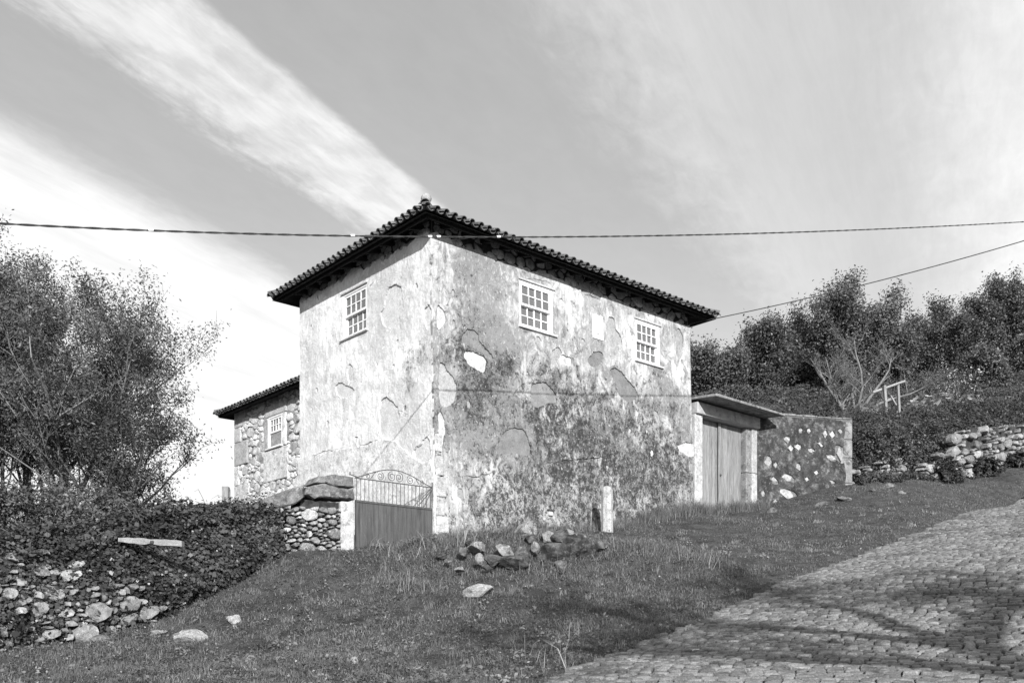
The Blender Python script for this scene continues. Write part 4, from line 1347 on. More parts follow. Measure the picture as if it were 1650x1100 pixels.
big = [[(1256, 788), (1262, 786), (1282, 795), (1284, 804), (1275, 806), (1258, 799)], [(1258, 765), (1270, 763), (1280, 772), (1276, 777), (1262, 773)], [(1281, 748), (1287, 746), (1291, 756), (1284, 759)],
       [(1240, 768), (1250, 770), (1254, 780), (1244, 778)], [(1230, 735), (1242, 736), (1243, 752), (1232, 755)], [(1262, 703), (1272, 703), (1272, 713), (1264, 714)], [(1325, 694), (1332, 694), (1331, 706), (1325, 704)],
       [(1330, 731), (1348, 735), (1345, 744), (1333, 740)], [(1335, 772), (1345, 776), (1343, 782), (1336, 778)], [(1230, 810), (1245, 815), (1250, 822), (1234, 824)], [(1268, 718), (1277, 718), (1277, 727), (1269, 727)],
       [(1279, 716), (1290, 716), (1291, 724), (1281, 725)], [(1316, 711), (1324, 715), (1326, 721), (1318, 719)], [(1300, 722), (1312, 724), (1311, 730), (1301, 728)], [(1345, 718), (1358, 722), (1360, 745), (1348, 742)],
       [(1226, 790), (1232, 792), (1231, 800), (1226, 800)], [(1310, 803), (1324, 804), (1328, 810), (1312, 812)], [(1246, 745), (1252, 746), (1251, 753), (1246, 753)], [(1286, 690), (1292, 690), (1292, 697), (1286, 697)],
       [(1300, 690), (1306, 692), (1305, 698), (1299, 697)], [(1335, 695), (1344, 697), (1343, 706), (1336, 706)], [(1296, 768), (1303, 770), (1301, 776), (1296, 775)], [(1245, 805), (1252, 806), (1251, 813), (1246, 812)],
       [(1312, 758), (1318, 760), (1317, 765), (1311, 764)], [(1350, 690), (1356, 692), (1355, 700), (1350, 698)]]
for k, pp in enumerate(big):
    q = [gwp(x, y) for x, y in pp]
    gh.append(rough_loop(q, .06, .010, k))
    stone_from_cell('bare_stone', q, FG, M['granite_pale'], gwall, .045, -.012, -.02, random.Random(k), .01)
topl = []
for a in np.arange(GWL - .2, 0, -.12): topl.append((a, GW_TOP - .03 + .03 * mnoise.noise(Vector((a * 2, 0, 4)))))
outl = [(-.02, 3.0), (GWL - .28, 3.0), (GWL - .30, 4.2), (GWL - .2, 5.0), (GWL - .33, 5.7), (GWL - .24, 6.3)] + topl + [(-.02, GW_TOP - .02)]
skin('wall_render', outl, gh, FG, .035, .035, M['render_dark'], gwall, lambda a, h: 0, lambda a, h: 0, .25)
for k, (y0, y1, wd) in enumerate([(3.4, 4.2, .36), (4.22, 4.75, .26), (4.77, 5.5, .38), (5.52, 6.05, .28), (6.07, GW_TOP, .36)]):
    mb = MB(); mb.box(FG, GWL - wd, GWL + .015, y0, y1, -.45, .028); bevel(mb.build('quoin', M['concrete'], gwall), .02, 2)
r_ = random.Random(5); a = 0
while a < GWL:
    l_ = r_.uniform(.22, .5); mb = MB(); z0 = GW_TOP + .002
    mb.box(FG, a + .005, min(a + l_ - .005, GWL), z0, z0 + r_.uniform(.03, .07), -.44, .03); bevel(mb.build('coping_stone', M['concrete'], gwall), .015); a += l_

# ------------------------------------------------------------------ iron gate between the stone pillar and the house corner
g_dir = Vector((G1.x - G0.x, G1.y - G0.y, 0)); GL = g_dir.length; g_dir.normalize(); g_n = Vector((g_dir.y, -g_dir.x, 0))
def FGt(a, h, d=0.0): return Vector((G0.x, G0.y, 0)) + g_dir * a + g_n * d + Vector((0, 0, h))
gate = empty('metal_gate', tuple(FGt(GL / 2, 2.0)), 'iron gate with sheet metal lower half and scrollwork crest at the house corner', 'gate')
GB, GP, GR = 1.78, 2.815, 3.255
mb = MB(); mb.box(FGt, .03, GL - .03, GB, GP - .03, -.006, .006); mb.build('sheet_panel', M['gate_metal'], gate)
mb = MB(); mb.box(FGt, .02, GL - .02, GP - .04, GP, -.022, .022); mb.box(FGt, .02, .055, GB, GP - .041, -.02, .02); mb.box(FGt, GL - .055, GL - .02, GB, GP - .041, -.02, .02); mb.build('frame', M['gate_metal'], gate)
mb = MB(); mb.box(FGt, .02, GL - .07, GR - .018, GR, -.012, .012); mb.build('top_rail', M['iron'], gate)
nb = 20
for i in range(nb):
    a = .05 + (GL - .14) * i / (nb - 1)
    mb = MB(); mb.tube([FGt(a, GP, 0), FGt(a, GR - .02, 0)], .007, 6); mb.build('bar', M['iron'], gate)
mb = MB(); mb.tube([FGt(GL - .03, GB - .1, .0), FGt(GL - .03, GR + .10, 0)], .028, 8); mb.build('hinge_post', M['iron'], gate)
mb = MB(); mb.tube([FGt(GL - .40, GP + .03, .012), FGt(GL - .05, GR - .04, .012)], .012, 6); mb.build('brace', M['iron'], gate)
mb = MB(); mb.tube([FGt(-.10, GR + .03, 0), FGt(-.10, GR + .10, 0)], .012, 6); mb.tube([FGt(-.10, GR + .045, 0), FGt(.05, GR + .02, 0)], .01, 6); mb.build('latch', M['iron'], gate)
arch = []
for t in np.linspace(0, 1, 30):
    arch.append(FGt(.02 + (GL - .08) * t, GR + .25 * math.sin(math.pi * t) ** 1.25 + .0, 0))
mb = MB(); mb.tube(arch, .009, 6); mb.build('crest_arch', M['iron'], gate)


def volute(cx, cy, r0, r1, a0, turns, sg):
    n = 40
    return [FGt(cx + (r0 + (r1 - r0) * t) * math.cos(a0 + sg * turns * 2 * math.pi * t), cy + (r0 + (r1 - r0) * t) * math.sin(a0 + sg * turns * 2 * math.pi * t), 0) for t in np.linspace(0, 1, n)]


H = GL / 2
for sg in (-1, 1):
    for (cx, cy, r0, r1, a0, turns, s2) in [(.085, .105, .105, .022, math.pi * .5, 1.65, 1), (.36, .085, .085, .018, math.pi * .6, 1.7, -1), (.64, .055, .055, .014, math.pi * .5, 1.5, 1)]:
        pts = volute(H + sg * cx, GR + cy + .005, r0, r1, a0 if sg > 0 else math.pi - a0, turns, s2 * -sg)
        mb = MB(); mb.tube(pts, .007, 5); mb.build('scroll', M['iron'], gate)
    sp = [(.36 + .06, .165), (.45, .17), (.50, .13), (.545, .06), (.60, .01)]
    pts = [FGt(H + sg * x, GR + y, 0) for x, y in sp]
    mb = MB(); mb.tube(pts, .007, 5); mb.build('scroll', M['iron'], gate)

# ------------------------------------------------------------------ dry stone wall and pillar left of the gate
W0 = BANK[0]
dw_dir = Vector((G0.x - W0.x, G0.y - W0.y, 0)); DWL = dw_dir.length; dw_dir.normalize(); dw_n = Vector((dw_dir.y, -dw_dir.x, 0))
def FD(a, h, d=0.0): return Vector((W0.x, W0.y, 0)) + dw_dir * a + dw_n * d + Vector((0, 0, h))
def dwp(px, py): return plane_hit(px, py, np.array([W0.x, W0.y]), np.array([dw_dir.x, dw_dir.y]), np.array([dw_n.x, dw_n.y]))
dry = empty('dry_stone_wall', tuple(FD(DWL / 2, 1.8)), 'dry stone wall with heavy tilted coping slabs and a pale pillar left of the gate', 'wall')
mb = MB(); mb.box(FD, -.5, .42, 1.1, 2.54, -.55, -.06); mb.box(FD, .421, DWL - .3, 1.1, 2.735, -.55, -.06); mb.build('wall_core', M['core'], dry)
pil0 = dwp(548, 850)[0]
mb = MB(); mb.box(FD, pil0, DWL - .01, 1.3, dwp(560, 808)[1], -.45, .04); o = bevel(mb.build('pillar', M['quoin'], dry), .035, 2)
seeds = poisson(-.35, pil0, 1.15, 2.80, .25, 41, 1.5, 9000, .8)
r_ = random.Random(41)
for c in voronoi(seeds, (-.35, pil0 - .01, 1.15, 2.80), 1.5):
    if len(c) < 3 or area(c) < .003: continue
    cx = sum(p[0] for p in c) / len(c); cy = sum(p[1] for p in c) / len(c)
    if cy > 2.50 + .22 * (cx / pil0) - (.10 if cx > pil0 * .62 else 0): continue
    stone_from_cell('wall_stone', c, FD, M['granite_pale'] if r_.random() < .45 else M['granite'], dry, .09, .010, -.08, r_, .03)


def slab(pts, d0, d1, name, mat, parent, F, seed):
    """a heavy split slab: outline in the wall plane, thickness through the wall, rough broken edges"""
    q = rough_loop(pts, .09, .012, seed, False); n = len(q)
    cx = sum(p[0] for p in q) / n; cy = sum(p[1] for p in q) / n
    V = [F(x, y, d0) for x, y in q] + [F(x, y, d1 - .03 + random.uniform(-.015, .015)) for x, y in q] + [F(cx + (x - cx) * .9, cy + (y - cy) * .82, d1 + random.uniform(-.01, .01)) for x, y in q] + [F(cx, cy, d1), F(cx, cy, d0)]
    fs = [(i, (i + 1) % n, n + (i + 1) % n, n + i) for i in range(n)] + [(n + i, n + (i + 1) % n, 2 * n + (i + 1) % n, 2 * n + i) for i in range(n)]
    fs += [(2 * n + i, 2 * n + (i + 1) % n, 3 * n) for i in range(n)] + [((i + 1) % n, i, 3 * n + 1) for i in range(n)]
    return mk(name, V, fs, mat, parent, False)


slab([dwp(*p) for p in [(505, 779), (513, 768), (540, 764), (569, 768), (569, 786), (540, 783), (522, 778)]], -.5, .03, 'coping_slab', M['coping'], dry, FD, 1)
slab([dwp(*p) for p in [(488, 796), (492, 786), (505, 780), (530, 780), (545, 787), (569, 789), (570, 805), (548, 804), (520, 801), (505, 803)]], -.5, .07, 'coping_slab', M['coping'], dry, FD, 2)
slab([dwp(*p) for p in [(421, 813), (424, 805), (440, 797), (470, 787), (488, 781), (486, 800), (478, 808), (462, 815), (446, 819)]], -.5, .11, 'coping_slab', M['coping'], dry, FD, 3)

# ------------------------------------------------------------------ retaining wall under ivy, on the left
bl = np.array([(p.x, p.y) for p in BANK]); bs = np.r_[0, np.cumsum(np.linalg.norm(np.diff(bl, axis=0), axis=1))]
bz = np.array([p.z for p in BANK]); bt = np.array(BANK_TOP)
btan = np.gradient(bl, axis=0); btan /= np.linalg.norm(btan, axis=1)[:, None]


def FB(a, k, d=0.0):
    """a along the wall from the gate, k height fraction 0..1 on the face, then 1..2 back over the top"""
    x = np.interp(a, bs, bl[:, 0]); y = np.interp(a, bs, bl[:, 1]); z0 = np.interp(a, bs, bz); z1 = np.interp(a, bs, bt)
    tx = np.interp(a, bs, btan[:, 0]); ty = np.interp(a, bs, btan[:, 1]); nx_, ny_ = -ty, tx
    nx_, ny_ = (nx_, ny_) if ny_ < 0 else (-nx_, -ny_)
    if k <= 1:
        bk = -(.38 + .07 * a) * k * k; z = z0 - .15 + (z1 - z0 + .15) * k
    else:
        bk = -(.38 + .07 * a) - (k - 1) * 1.3; z = z1 + .22 * mnoise.noise(Vector((a * .7, 3, 8))) * min(1, (k - 1) * 3) + .10 * math.sin((k - 1) * math.pi) - .25 * (k - 1) ** 2
    lump = .20 * mnoise.noise(Vector((a * .8, k * 1.4, 2))) + .09 * mnoise.noise(Vector((a * 2.3, k * 3.4, 5)))
    bk += d + lump
    return Vector((x + nx_ * bk, y + ny_ * bk, z + .7 * lump * min(1, max(0, (k - .5) * 3))))


retw = empty('retaining_wall', tuple(BANK[3]), 'low rubble retaining wall half buried in ivy at the left edge', 'wall')
na, nk = 70, 24
V = [FB(bs[-1] * i / na, 2 * j / nk) for i in range(na + 1) for j in range(nk + 1)]
fs = [(i * (nk + 1) + j, i * (nk + 1) + j + 1, (i + 1) * (nk + 1) + j + 1, (i + 1) * (nk + 1) + j) for i in range(na) for j in range(nk)]
mk('wall_core', V, fs, M['soil'], retw, True)


def proj(p): return (CX + FPX * p.x / p.y, CY - FPX * p.z / p.y)


STONE_ZONE = [(-60, 905), (30, 885), (90, 890), (125, 895), (130, 935), (160, 950), (205, 930), (235, 945), (262, 985), (262, 1000), (190, 1000), (180, 1035), (100, 1045), (-60, 1060)]
seeds = poisson(bs[1], bs[-1] - .4, .0, 1.0, .26, 61, 2.3, 9000, .92)
r_ = random.Random(61)
stone_ak = []
for c in voronoi(seeds, (bs[1], bs[-1] - .3, .0, 1.0), 2.3):
    if len(c) < 3 or area(c) < .004: continue
    cx = sum(p[0] for p in c) / len(c); cy = sum(p[1] for p in c) / len(c)
    q = proj(FB(cx, cy))
    if q[0] < -120 or not pip(q[0], q[1], STONE_ZONE) or r_.random() < (.22 if q[1] > 945 else .58): continue
    stone_ak.append((cx, cy))
    stone_from_cell('wall_stone', c[::-1], FB, M['granite_dark'] if r_.random() < .6 else M['granite'], retw, .15, .010, -.12, r_, .04)

# ivy leaves over it
def leaf_cloud(P, N, size, jit, mat, name, tone=None, aspect=.75, five=False, parent=None, r=None):
    """many small leaves: positions P, facing N (+ jitter); each leaf a bent quad"""
    r = r or rng
    n = len(P)
    N = N + r.normal(0, jit, (n, 3)); N /= np.linalg.norm(N, axis=1)[:, None] + 1e-9
    T = r.normal(0, 1, (n, 3)); T -= N * np.sum(T * N, axis=1)[:, None]; T /= np.linalg.norm(T, axis=1)[:, None] + 1e-9
    B = np.cross(N, T)
    sz = size * r.uniform(.6, 1.35, n)[:, None]
    V = np.stack([P - T * sz * .5, P + B * sz * .5 * aspect + N * sz * .10, P + T * sz * .5, P - B * sz * .5 * aspect + N * sz * .10], 1).reshape(-1, 3)
    F = np.arange(4 * n).reshape(n, 4)
    tn = np.repeat(r.random(n) if tone is None else tone, 4)
    return fast_mesh(name, V, F, 4, mat, parent, {'tone': tn})


n = 62000
A_ = rng.uniform(.12, bs[-1], n); K_ = rng.uniform(.02, 1.9, n)
P, N = [], []
for a, k in zip(A_, K_):
    p = FB(a, k); q = proj(p)
    ins = pip(q[0], q[1], STONE_ZONE)
    if ins and k < 1 and rng.random() < .30: continue
    e = .04
    du = FB(a + e, k) - FB(a - e, k); dv = FB(a, k + e) - FB(a, k - e)
    nn = du.cross(dv).normalized()
    if nn.y > 0 and nn.z < .3: nn = -nn
    if nn.z < -.2: nn = -nn
    if mnoise.noise(Vector((a * 2.2, k * 3.5, 12))) > .22 and rng.random() < .7: continue
    P.append(p + nn * (abs(rng.normal(0.03, .05)) + (.22 * rng.random() ** 3 if k > .85 else 0))); N.append(nn + Vector((0, 0, .35)))
for _ in range(2600):      # ivy creeping over the near end of the dry stone wall
    a = rng.normal(-.35, .22); h = rng.uniform(1.2, 2.5)
    if a > .02 + rng.normal(0, .08): continue
    P.append(FD(a, h, .10 + abs(rng.normal(0, .05)))); N.append(dw_n + Vector((0, 0, .35)))
szs = .045 + .05 * rng.random(len(P))[:, None] ** 2
ivy = leaf_cloud(np.array(P), np.array(N), szs, .6, M['ivy'], 'ivy', aspect=.85, tone=np.clip(rng.normal(.42, .22, len(P)) + .28 * np.sin(np.array(P)[:, 0] * 3.1 + np.sin(np.array(P)[:, 2] * 4)) * np.sin(np.array(P)[:, 2] * 5.3 + 1), 0, 1))
tag(ivy, 'dense dark ivy covering the retaining wall left of the dry stone wall', 'ivy', kind='stuff')

mb = MB(); rr_ = random.Random(8)
for i in range(70):
    a = rr_.uniform(-.1, bs[-1] - .5); k = rr_.uniform(.75, 1.5); p = FB(a, k)
    d = Vector((rr_.gauss(0, .5), rr_.gauss(-.25, .4), rr_.uniform(.2, 1))).normalized(); l_ = rr_.uniform(.3, .9)
    mb.tube([p, p + d * l_ * .5, p + d * l_ * .85 + Vector((0, 0, -.1 * l_)), p + d * l_ + Vector((d.x * .1, d.y * .1, -.3 * l_))], [.006, .005, .004, .002], 3, False)
o = mb.build('bramble_runners', M['patch_grey'], None, True); tag(o, 'thin dry bramble runners sprouting over the ivy', 'brambles', kind='stuff')

# weathered beam resting on the ivy, and the post behind it
bp0, bp1 = at(193, 870, 14.75), at(295, 876, 14.8)
bd = (bp1 - bp0).normalized(); bu = Vector((0, 0, 1)); bn = bd.cross(bu).normalized()
beam = empty('timber_beam', tuple((bp0 + bp1) / 2), 'bleached old plank lying on the ivy of the left wall', 'plank')
for (t0, t1, hh_, dd) in ((-.02, 1.0, .05, 0),):
    L_ = (bp1 - bp0).length
    V, fs = [], []
    m_n = 12; rr_ = random.Random(4)
    for i in range(m_n + 1):
        t = i / m_n; c_ = bp0 + bd * (L_ * t)
        for (sy_, sz_) in ((-1, -1), (1, -1), (1, 1), (-1, 1)):
            V.append(c_ + bn * sy_ * .07 + bu * sz_ * (.045 + rr_.uniform(-.008, .008) - (.012 if t < .1 or .42 < t < .55 else 0)))
    for i in range(m_n):
        for k in range(4): fs.append((i * 4 + k, i * 4 + (k + 1) % 4, i * 4 + 4 + (k + 1) % 4, i * 4 + 4 + k))
    fs += [(3, 2, 1, 0), tuple(m_n * 4 + k for k in range(4))]
    mk('plank', V, fs, M['white_wood'], beam)
mb = MB(); c_ = bp0 + bd * (L_ * .53) + bn * .055; mb.tube([c_ - bu * .035, c_ - bu * .01, c_ + bu * .02], [.03, .042, .03], 8); mb.build('knot', M['bark'], beam)

pb = at(364, 812, 19.5); pb.z -= .3
mb = MB()
vs = [pb + Vector((x, y, z)) for y in (-.07, .07) for z in (0, .66) for x in (-.065, .065)]
o = bevel(mb.hexa(vs).build('wooden_post', M['grey_wood']), .008)
tag(o, 'short square wooden post rising behind the ivy near the wing', 'post')

# stone post in front of the long wall
ps = ground_at(978, 856, 18, 23.2)
ps = at(978, 856, 22.0); ps.z = gz(ps.x, ps.y) - .1
zt = (CY - 783) / FPX * ps.y
V, fs = [], []
prof = [(0, .13), (.5, .125), (.9, .12), (1.0, .118)]
hgt = zt - ps.z
lv = [(0, .135), (.3, .13), (.7, .125), (.93, .12), (.985, .09), (1.0, .05)]
for (t, r_) in lv:
    for k in range(8):
        an = math.pi / 4 * k + math.pi / 8 + .35; q = r_ * (1.08 if k % 2 else 1.0)
        V.append(ps + Vector((q * math.cos(an), q * math.sin(an), hgt * t)))
for i in range(len(lv) - 1):
    for k in range(8): fs.append((i * 8 + k, i * 8 + (k + 1) % 8, i * 8 + 8 + (k + 1) % 8, i * 8 + 8 + k))
fs.append(tuple((len(lv) - 1) * 8 + k for k in range(8)))
o = mk('stone_post', V, fs, M['quoin'])
tag(o, 'pale granite post standing against the long stained wall', 'post')

# ------------------------------------------------------------------ terrace wall on the right
tl = np.array([(p.x, p.y) for p in TER]); ts = np.r_[0, np.cumsum(np.linalg.norm(np.diff(tl, axis=0), axis=1))]
ttan = np.gradient(tl, axis=0); ttan /= np.linalg.norm(ttan, axis=1)[:, None]
tb = np.array([p.z for p in TER])


def FT(a, h, d=0.0):
    """a along, h metres above the wall's foot"""
    x = np.interp(a, ts, tl[:, 0]); y = np.interp(a, ts, tl[:, 1]); z = np.interp(a, ts, tb)
    tx = np.interp(a, ts, ttan[:, 0]); ty = np.interp(a, ts, ttan[:, 1])
    return Vector((x + ty * (d - .18 * h), y - tx * (d - .18 * h), z - .1 + h))


T0 = ts[1] + .4
twall = empty('terrace_wall', tuple(TER[3]), 'rough dry stone terrace wall above the road at the right edge', 'wall')
_fc = lambda a: min(1, max(0, (CX + FPX * FT(a, .4).x / FT(a, .4).y - 1478) / 95))
V = [FT(a, h * _fc(a), -.10 - .25 * (1 - _fc(a))) for a in np.linspace(T0 - .5, ts[-1], 40) for h in np.linspace(0, 1.75, 8)]
mk('wall_core', V, [(i * 8 + j, (i + 1) * 8 + j, (i + 1) * 8 + j + 1, i * 8 + j + 1) for i in range(39) for j in range(7)], M['core'], twall, True)
seeds = poisson(T0 - 4.6, ts[-1] - .3, 0, 1.9, .36, 71, 1.5, 9000, .8)
r_ = random.Random(71)
for c in voronoi(seeds, (T0 - 4.6, ts[-1] - .2, 0, 1.9), 1.5):
    if len(c) < 3 or area(c) < .006: continue
    cx = sum(p[0] for p in c) / len(c); cy = sum(p[1] for p in c) / len(c)
    q = proj(FT(cx, cy))
    if q[0] > 1720: continue
    lim = 1.75 if q[0] > 1545 else (1.6 * max(0, (q[0] - 1455) / 90))
    if q[0] < 1470: lim = .75 if r_.random() < .30 else 0
    if r_.random() < .10 or (cy > 1.2 and r_.random() < .35): continue
    if cy > lim or (1470 < q[0] < 1540 and r_.random() < .25): continue
    stone_from_cell('wall_stone', c, FT, M['granite_dark'] if r_.random() < .72 else M['granite'], twall, .16, .032, -.15, r_, .04)

# ------------------------------------------------------------------ rocks
def rock(loc, sx_, sy_, sz_, rot, mat, label, seed, group=None, sub=3, name='rock', sharp=.35):
    bm = bmesh.new(); bmesh.ops.create_icosphere(bm, subdivisions=sub, radius=1)
    r_ = random.Random(seed); off = Vector((r_.uniform(0, 50), r_.uniform(0, 50), r_.uniform(0, 50)))
    planes = [(Vector((r_.gauss(0, 1), r_.gauss(0, 1), r_.gauss(.3, 1))).normalized(), r_.uniform(.42, .78)) for _ in range(14)]
    for v in bm.verts:
        p = v.co.copy()
        for (nn, dd) in planes:
            k = p.dot(nn) - dd
            if k > 0: p -= nn * k * .97
        p *= 1.25 + sharp * .5 * mnoise.noise(p * 1.6 + off) + .10 * mnoise.noise(p * 4 + off) + .05 * mnoise.noise(p * 9 + off)
        v.co = Vector((p.x * sx_, p.y * sy_, p.z * sz_))
    me = bpy.data.meshes.new(name); bm.to_mesh(me); bm.free()
    me.materials.append(mat)
    o = bpy.data.objects.new(name, me); COL.objects.link(o); o.location = loc; o.rotation_euler = (0, 0, rot)
    return tag(o, label, 'rock', group)


def grock(px, py, wpx, hpx, mat, label, seed, group=None, Y=None, lift=.25, dep=.8, lo=6, rot=None, sharp=.35):
    p = ground_at(px, py, lo) if Y is None else at(px, py, Y)
    if Y is not None: p.z = gz(p.x, p.y) if lift is not None else p.z
    wd = wpx / FPX * p.y / 2; hg = hpx / FPX * p.y / 2
    q = Vector((p.x, p.y, p.z + (lift or 0) * hg * 2))
    return rock(q, wd, wd * dep, hg, random.Random(seed).uniform(-.5, .5) if rot is None else rot, mat, label, seed, group, 3, 'rock', sharp)


PG = 'rocks of the heap in front of the house'
grock(770, 960, 58, 30, M['rock_pale'], 'pale flat boulder lying in the middle of the grass', 1, dep=.7, sharp=.25)
grock(377, 1003, 24, 22, M['rock_pale'], 'small cracked pale rock in the grass near the ivy wall', 2)
grock(305, 1033, 62, 26, M['rock_pale'], 'long flat slab of rock sunk in grass at left', 3, dep=.6)
grock(255, 1020, 40, 10, M['rock_pale'], 'thin flat rock in the grass beside the ivy wall', 13, dep=.6)
grock(165, 1032, 46, 16, M['rock'], 'low grey rock at the foot of the ivy wall', 14, dep=.6)
grock(571, 1068, 16, 14, M['rock_pale'], 'small round white stone in the near grass', 4)
grock(1254, 949, 20, 9, M['rock_pale'], 'small white stone at the edge of the cobbled road', 5)
grock(672, 1078, 26, 8, M['rock_pale'], 'small flat white stone lowest in the grass', 6)
heap = [(850, 862, 36, 34, 'rock_pale', 'pale upright rock topping the back of the heap', 17.9), (905, 873, 70, 40, 'rock', 'big dark mossy rock at the right of the heap', 17.6), (890, 895, 54, 30, 'rock', 'dark rounded rock under the big mossy rock', 17.2),
        (815, 890, 26, 24, 'rock_pale', 'pale square rock in the middle of the heap', 17.2), (768, 884, 30, 16, 'rock_pale', 'pale oblong rock at the upper left of the heap', 17.4), (842, 896, 28, 26, 'rock', 'grey speckled rock right of the pale square rock', 17.1),
        (862, 888, 16, 20, 'rock_pale', 'narrow pale rock leaning against the dark rounded rock', 17.15), (795, 905, 30, 18, 'rock', 'grey rock in the low front row of the heap', 16.9), (830, 908, 40, 20, 'rock', 'dark rock at the front foot of the heap', 16.85),
        (745, 892, 20, 14, 'rock', 'small grey rock at the left end of the heap', 17.3), (775, 905, 14, 16, 'rock_pale', 'small white rock tilted at the front left of the heap', 16.9), (740, 922, 20, 9, 'rock_pale', 'flat white rock on the grass below the heap', 16.6),
        (925, 890, 44, 34, 'rock', 'dark blocky rock at the right foot of the heap', 17.2), (806, 862, 20, 14, 'rock_pale', 'pale pointed rock behind the heap near the wall', 18.6), (955, 884, 50, 26, 'rock', 'low dark rock sunk in grass right of the heap', 17.6),
        (785, 918, 16, 9, 'rock', 'small flat rock below the front row of the heap', 16.7),
        (710, 898, 18, 11, 'rock', 'small dark rock between the gate and the heap', 17.4), (722, 908, 12, 8, 'rock_pale', 'little pale rock left of the heap on the grass', 17.1), (882, 868, 22, 16, 'rock_pale', 'pale rock sitting on the left shoulder of the big mossy rock', 17.5),
        (918, 862, 16, 12, 'rock_pale', 'small pale rock on top of the big mossy rock', 17.5), (905, 912, 24, 14, 'rock', 'dark rock in front of the big mossy rock', 16.9), (990, 892, 34, 16, 'rock', 'low rock at the right tail of the heap', 17.6),
        (1030, 900, 26, 12, 'rock', 'smaller low rock past the right tail of the heap', 17.6), (858, 874, 26, 18, 'rock', 'grey rock below the pale upright rock', 17.6), (755, 878, 14, 10, 'rock', 'small rock above the left end of the heap', 17.7)]
for k, (px, py, wp, hp, mt, lb, Yd) in enumerate(heap):
    p = at(px, py, Yd); p.z += .05
    wd = wp / FPX * Yd / 2; hg = hp / FPX * Yd / 2
    rock(p, wd * 1.12, wd * .9, hg * 1.15, random.Random(k).uniform(-.5, .5), M['heap_' + mt], lb, 100 + k, PG)
for k, (px, py, wp, hp, lb) in enumerate([(1430, 785, 26, 10, 'flat pale rock on the verge below the dark bushes'), (1405, 792, 16, 8, 'small pale rock on the verge nearest the garden wall'), (1450, 795, 22, 7, 'low pale rock on the verge facing the road'),
                                          (1360, 806, 26, 12, 'pale rock at the foot of the garden wall corner'), (1325, 815, 30, 12, 'pale rock at the foot of the dark garden wall'), (1245, 825, 26, 12, 'grey rock at the door end of the garden wall')]):
    grock(px, py, wp * .75, hp, M['rock'], lb, 200 + k, 'rocks along the upper verge', lo=20)

# ------------------------------------------------------------------ grass
def sample_fan(n, y0, y1, r, x0=-.62, x1=.62):
    Y = y0 * (y1 / y0) ** r.random(n); X = r.uniform(x0, x1, n) * Y
    return X, Y


def blades(X, Y, hgt, wid, mat, name, r, lean=.5, tone=None, zoff=0.0):
    n = len(X)
    Z, _ = turf_z(X, Y); Z = Z + zoff
    an = r.uniform(0, 2 * np.pi, n); ln = np.abs(r.normal(0, lean, n))
    h = hgt * r.uniform(.5, 1.3, n); wd = wid * r.uniform(.7, 1.3, n)
    dx, dy = np.cos(an), np.sin(an)
    fa = r.uniform(0, 2 * np.pi, n); bx, by = np.cos(fa), np.sin(fa)
    base = np.stack([X, Y, Z - .01], 1); side = np.stack([bx, by, np.zeros(n)], 1) * wd[:, None] / 2
    mid = base + np.stack([dx * ln * h * .35, dy * ln * h * .35, h * .6], 1)
    tip = base + np.stack([dx * ln * h, dy * ln * h, h / np.sqrt(1 + ln * ln * .7)], 1)
    V = np.stack([base - side, base + side, mid + side * .75, mid - side * .75, tip], 1).reshape(-1, 3)
    b = np.arange(n)[:, None] * 5
    F = np.concatenate([b + [0, 1, 2], b + [0, 2, 3], b + [3, 2, 4]], 1).reshape(-1, 3)
    tn = np.repeat(r.random(n) if tone is None else tone, 5)
    return fast_mesh(name, V, F, 3, mat, None, {'tone': tn})


n = 330000
X, Y = sample_fan(n, 7.5, 36, rng)
yl = np.interp(X, LXS, LYS)
rv, _ = road_w(X, Y)
edge = rng.normal(0, .10, n)
patchy = np.sin(1.7 * X + np.sin(1.1 * Y) * 2) * np.sin(1.3 * Y + np.sin(.9 * X)) + .6 * np.sin(4.2 * X + 1.5) * np.sin(3.7 * Y)
keep = (Y < yl - .02) & (rv < .02 + edge) & (rng.random(n) < np.clip(.75 + .75 * patchy, .06, 1))
X, Y = X[keep], Y[keep]
patchy = patchy[keep]
upper = (X > 1.5) & (Y > 15.5)
hg = np.where(upper, .030, .046) * np.clip(1 + .45 * patchy, .5, 1.9) * (1 + .02 * (Y - 10))
wd = .006 * (Y / 11) ** .9
tone = np.clip(rng.normal(.48, .25, len(X)) + .16 * patchy + np.where(upper, -.14, 0), 0, 1)
go = blades(X, Y, hg, wd, M['grass'], 'grass', rng, .85, tone)
tag(go, 'short rough grass on the slope between the house and the road', 'grass', kind='stuff')

n = 150000
X = rng.uniform(.5, 18, n); Y = rng.uniform(14, 33, n)
yl = np.interp(X, LXS, LYS); rv, _ = road_w(X, Y)
pt = np.sin(1.3 * X + np.sin(1.7 * Y) * 2) * np.sin(1.9 * Y + np.sin(1.1 * X)) + .5 * np.sin(5 * X) * np.sin(4.3 * Y)
k = (Y < yl - .05) & (rv < .03) & (rng.random(n) < np.clip(.7 + .6 * pt, .1, 1))
X, Y, pt = X[k], Y[k], pt[k]
go = blades(X, Y, .045 * np.clip(1 + .6 * pt, .4, 2), np.full(len(X), .013), M['grass'], 'verge_grass', rng, .8, np.clip(rng.normal(.36, .2, len(X)) + .10 * pt, 0, 1))
tag(go, 'smooth short turf on the verge between the doors and the road', 'grass', kind='stuff')

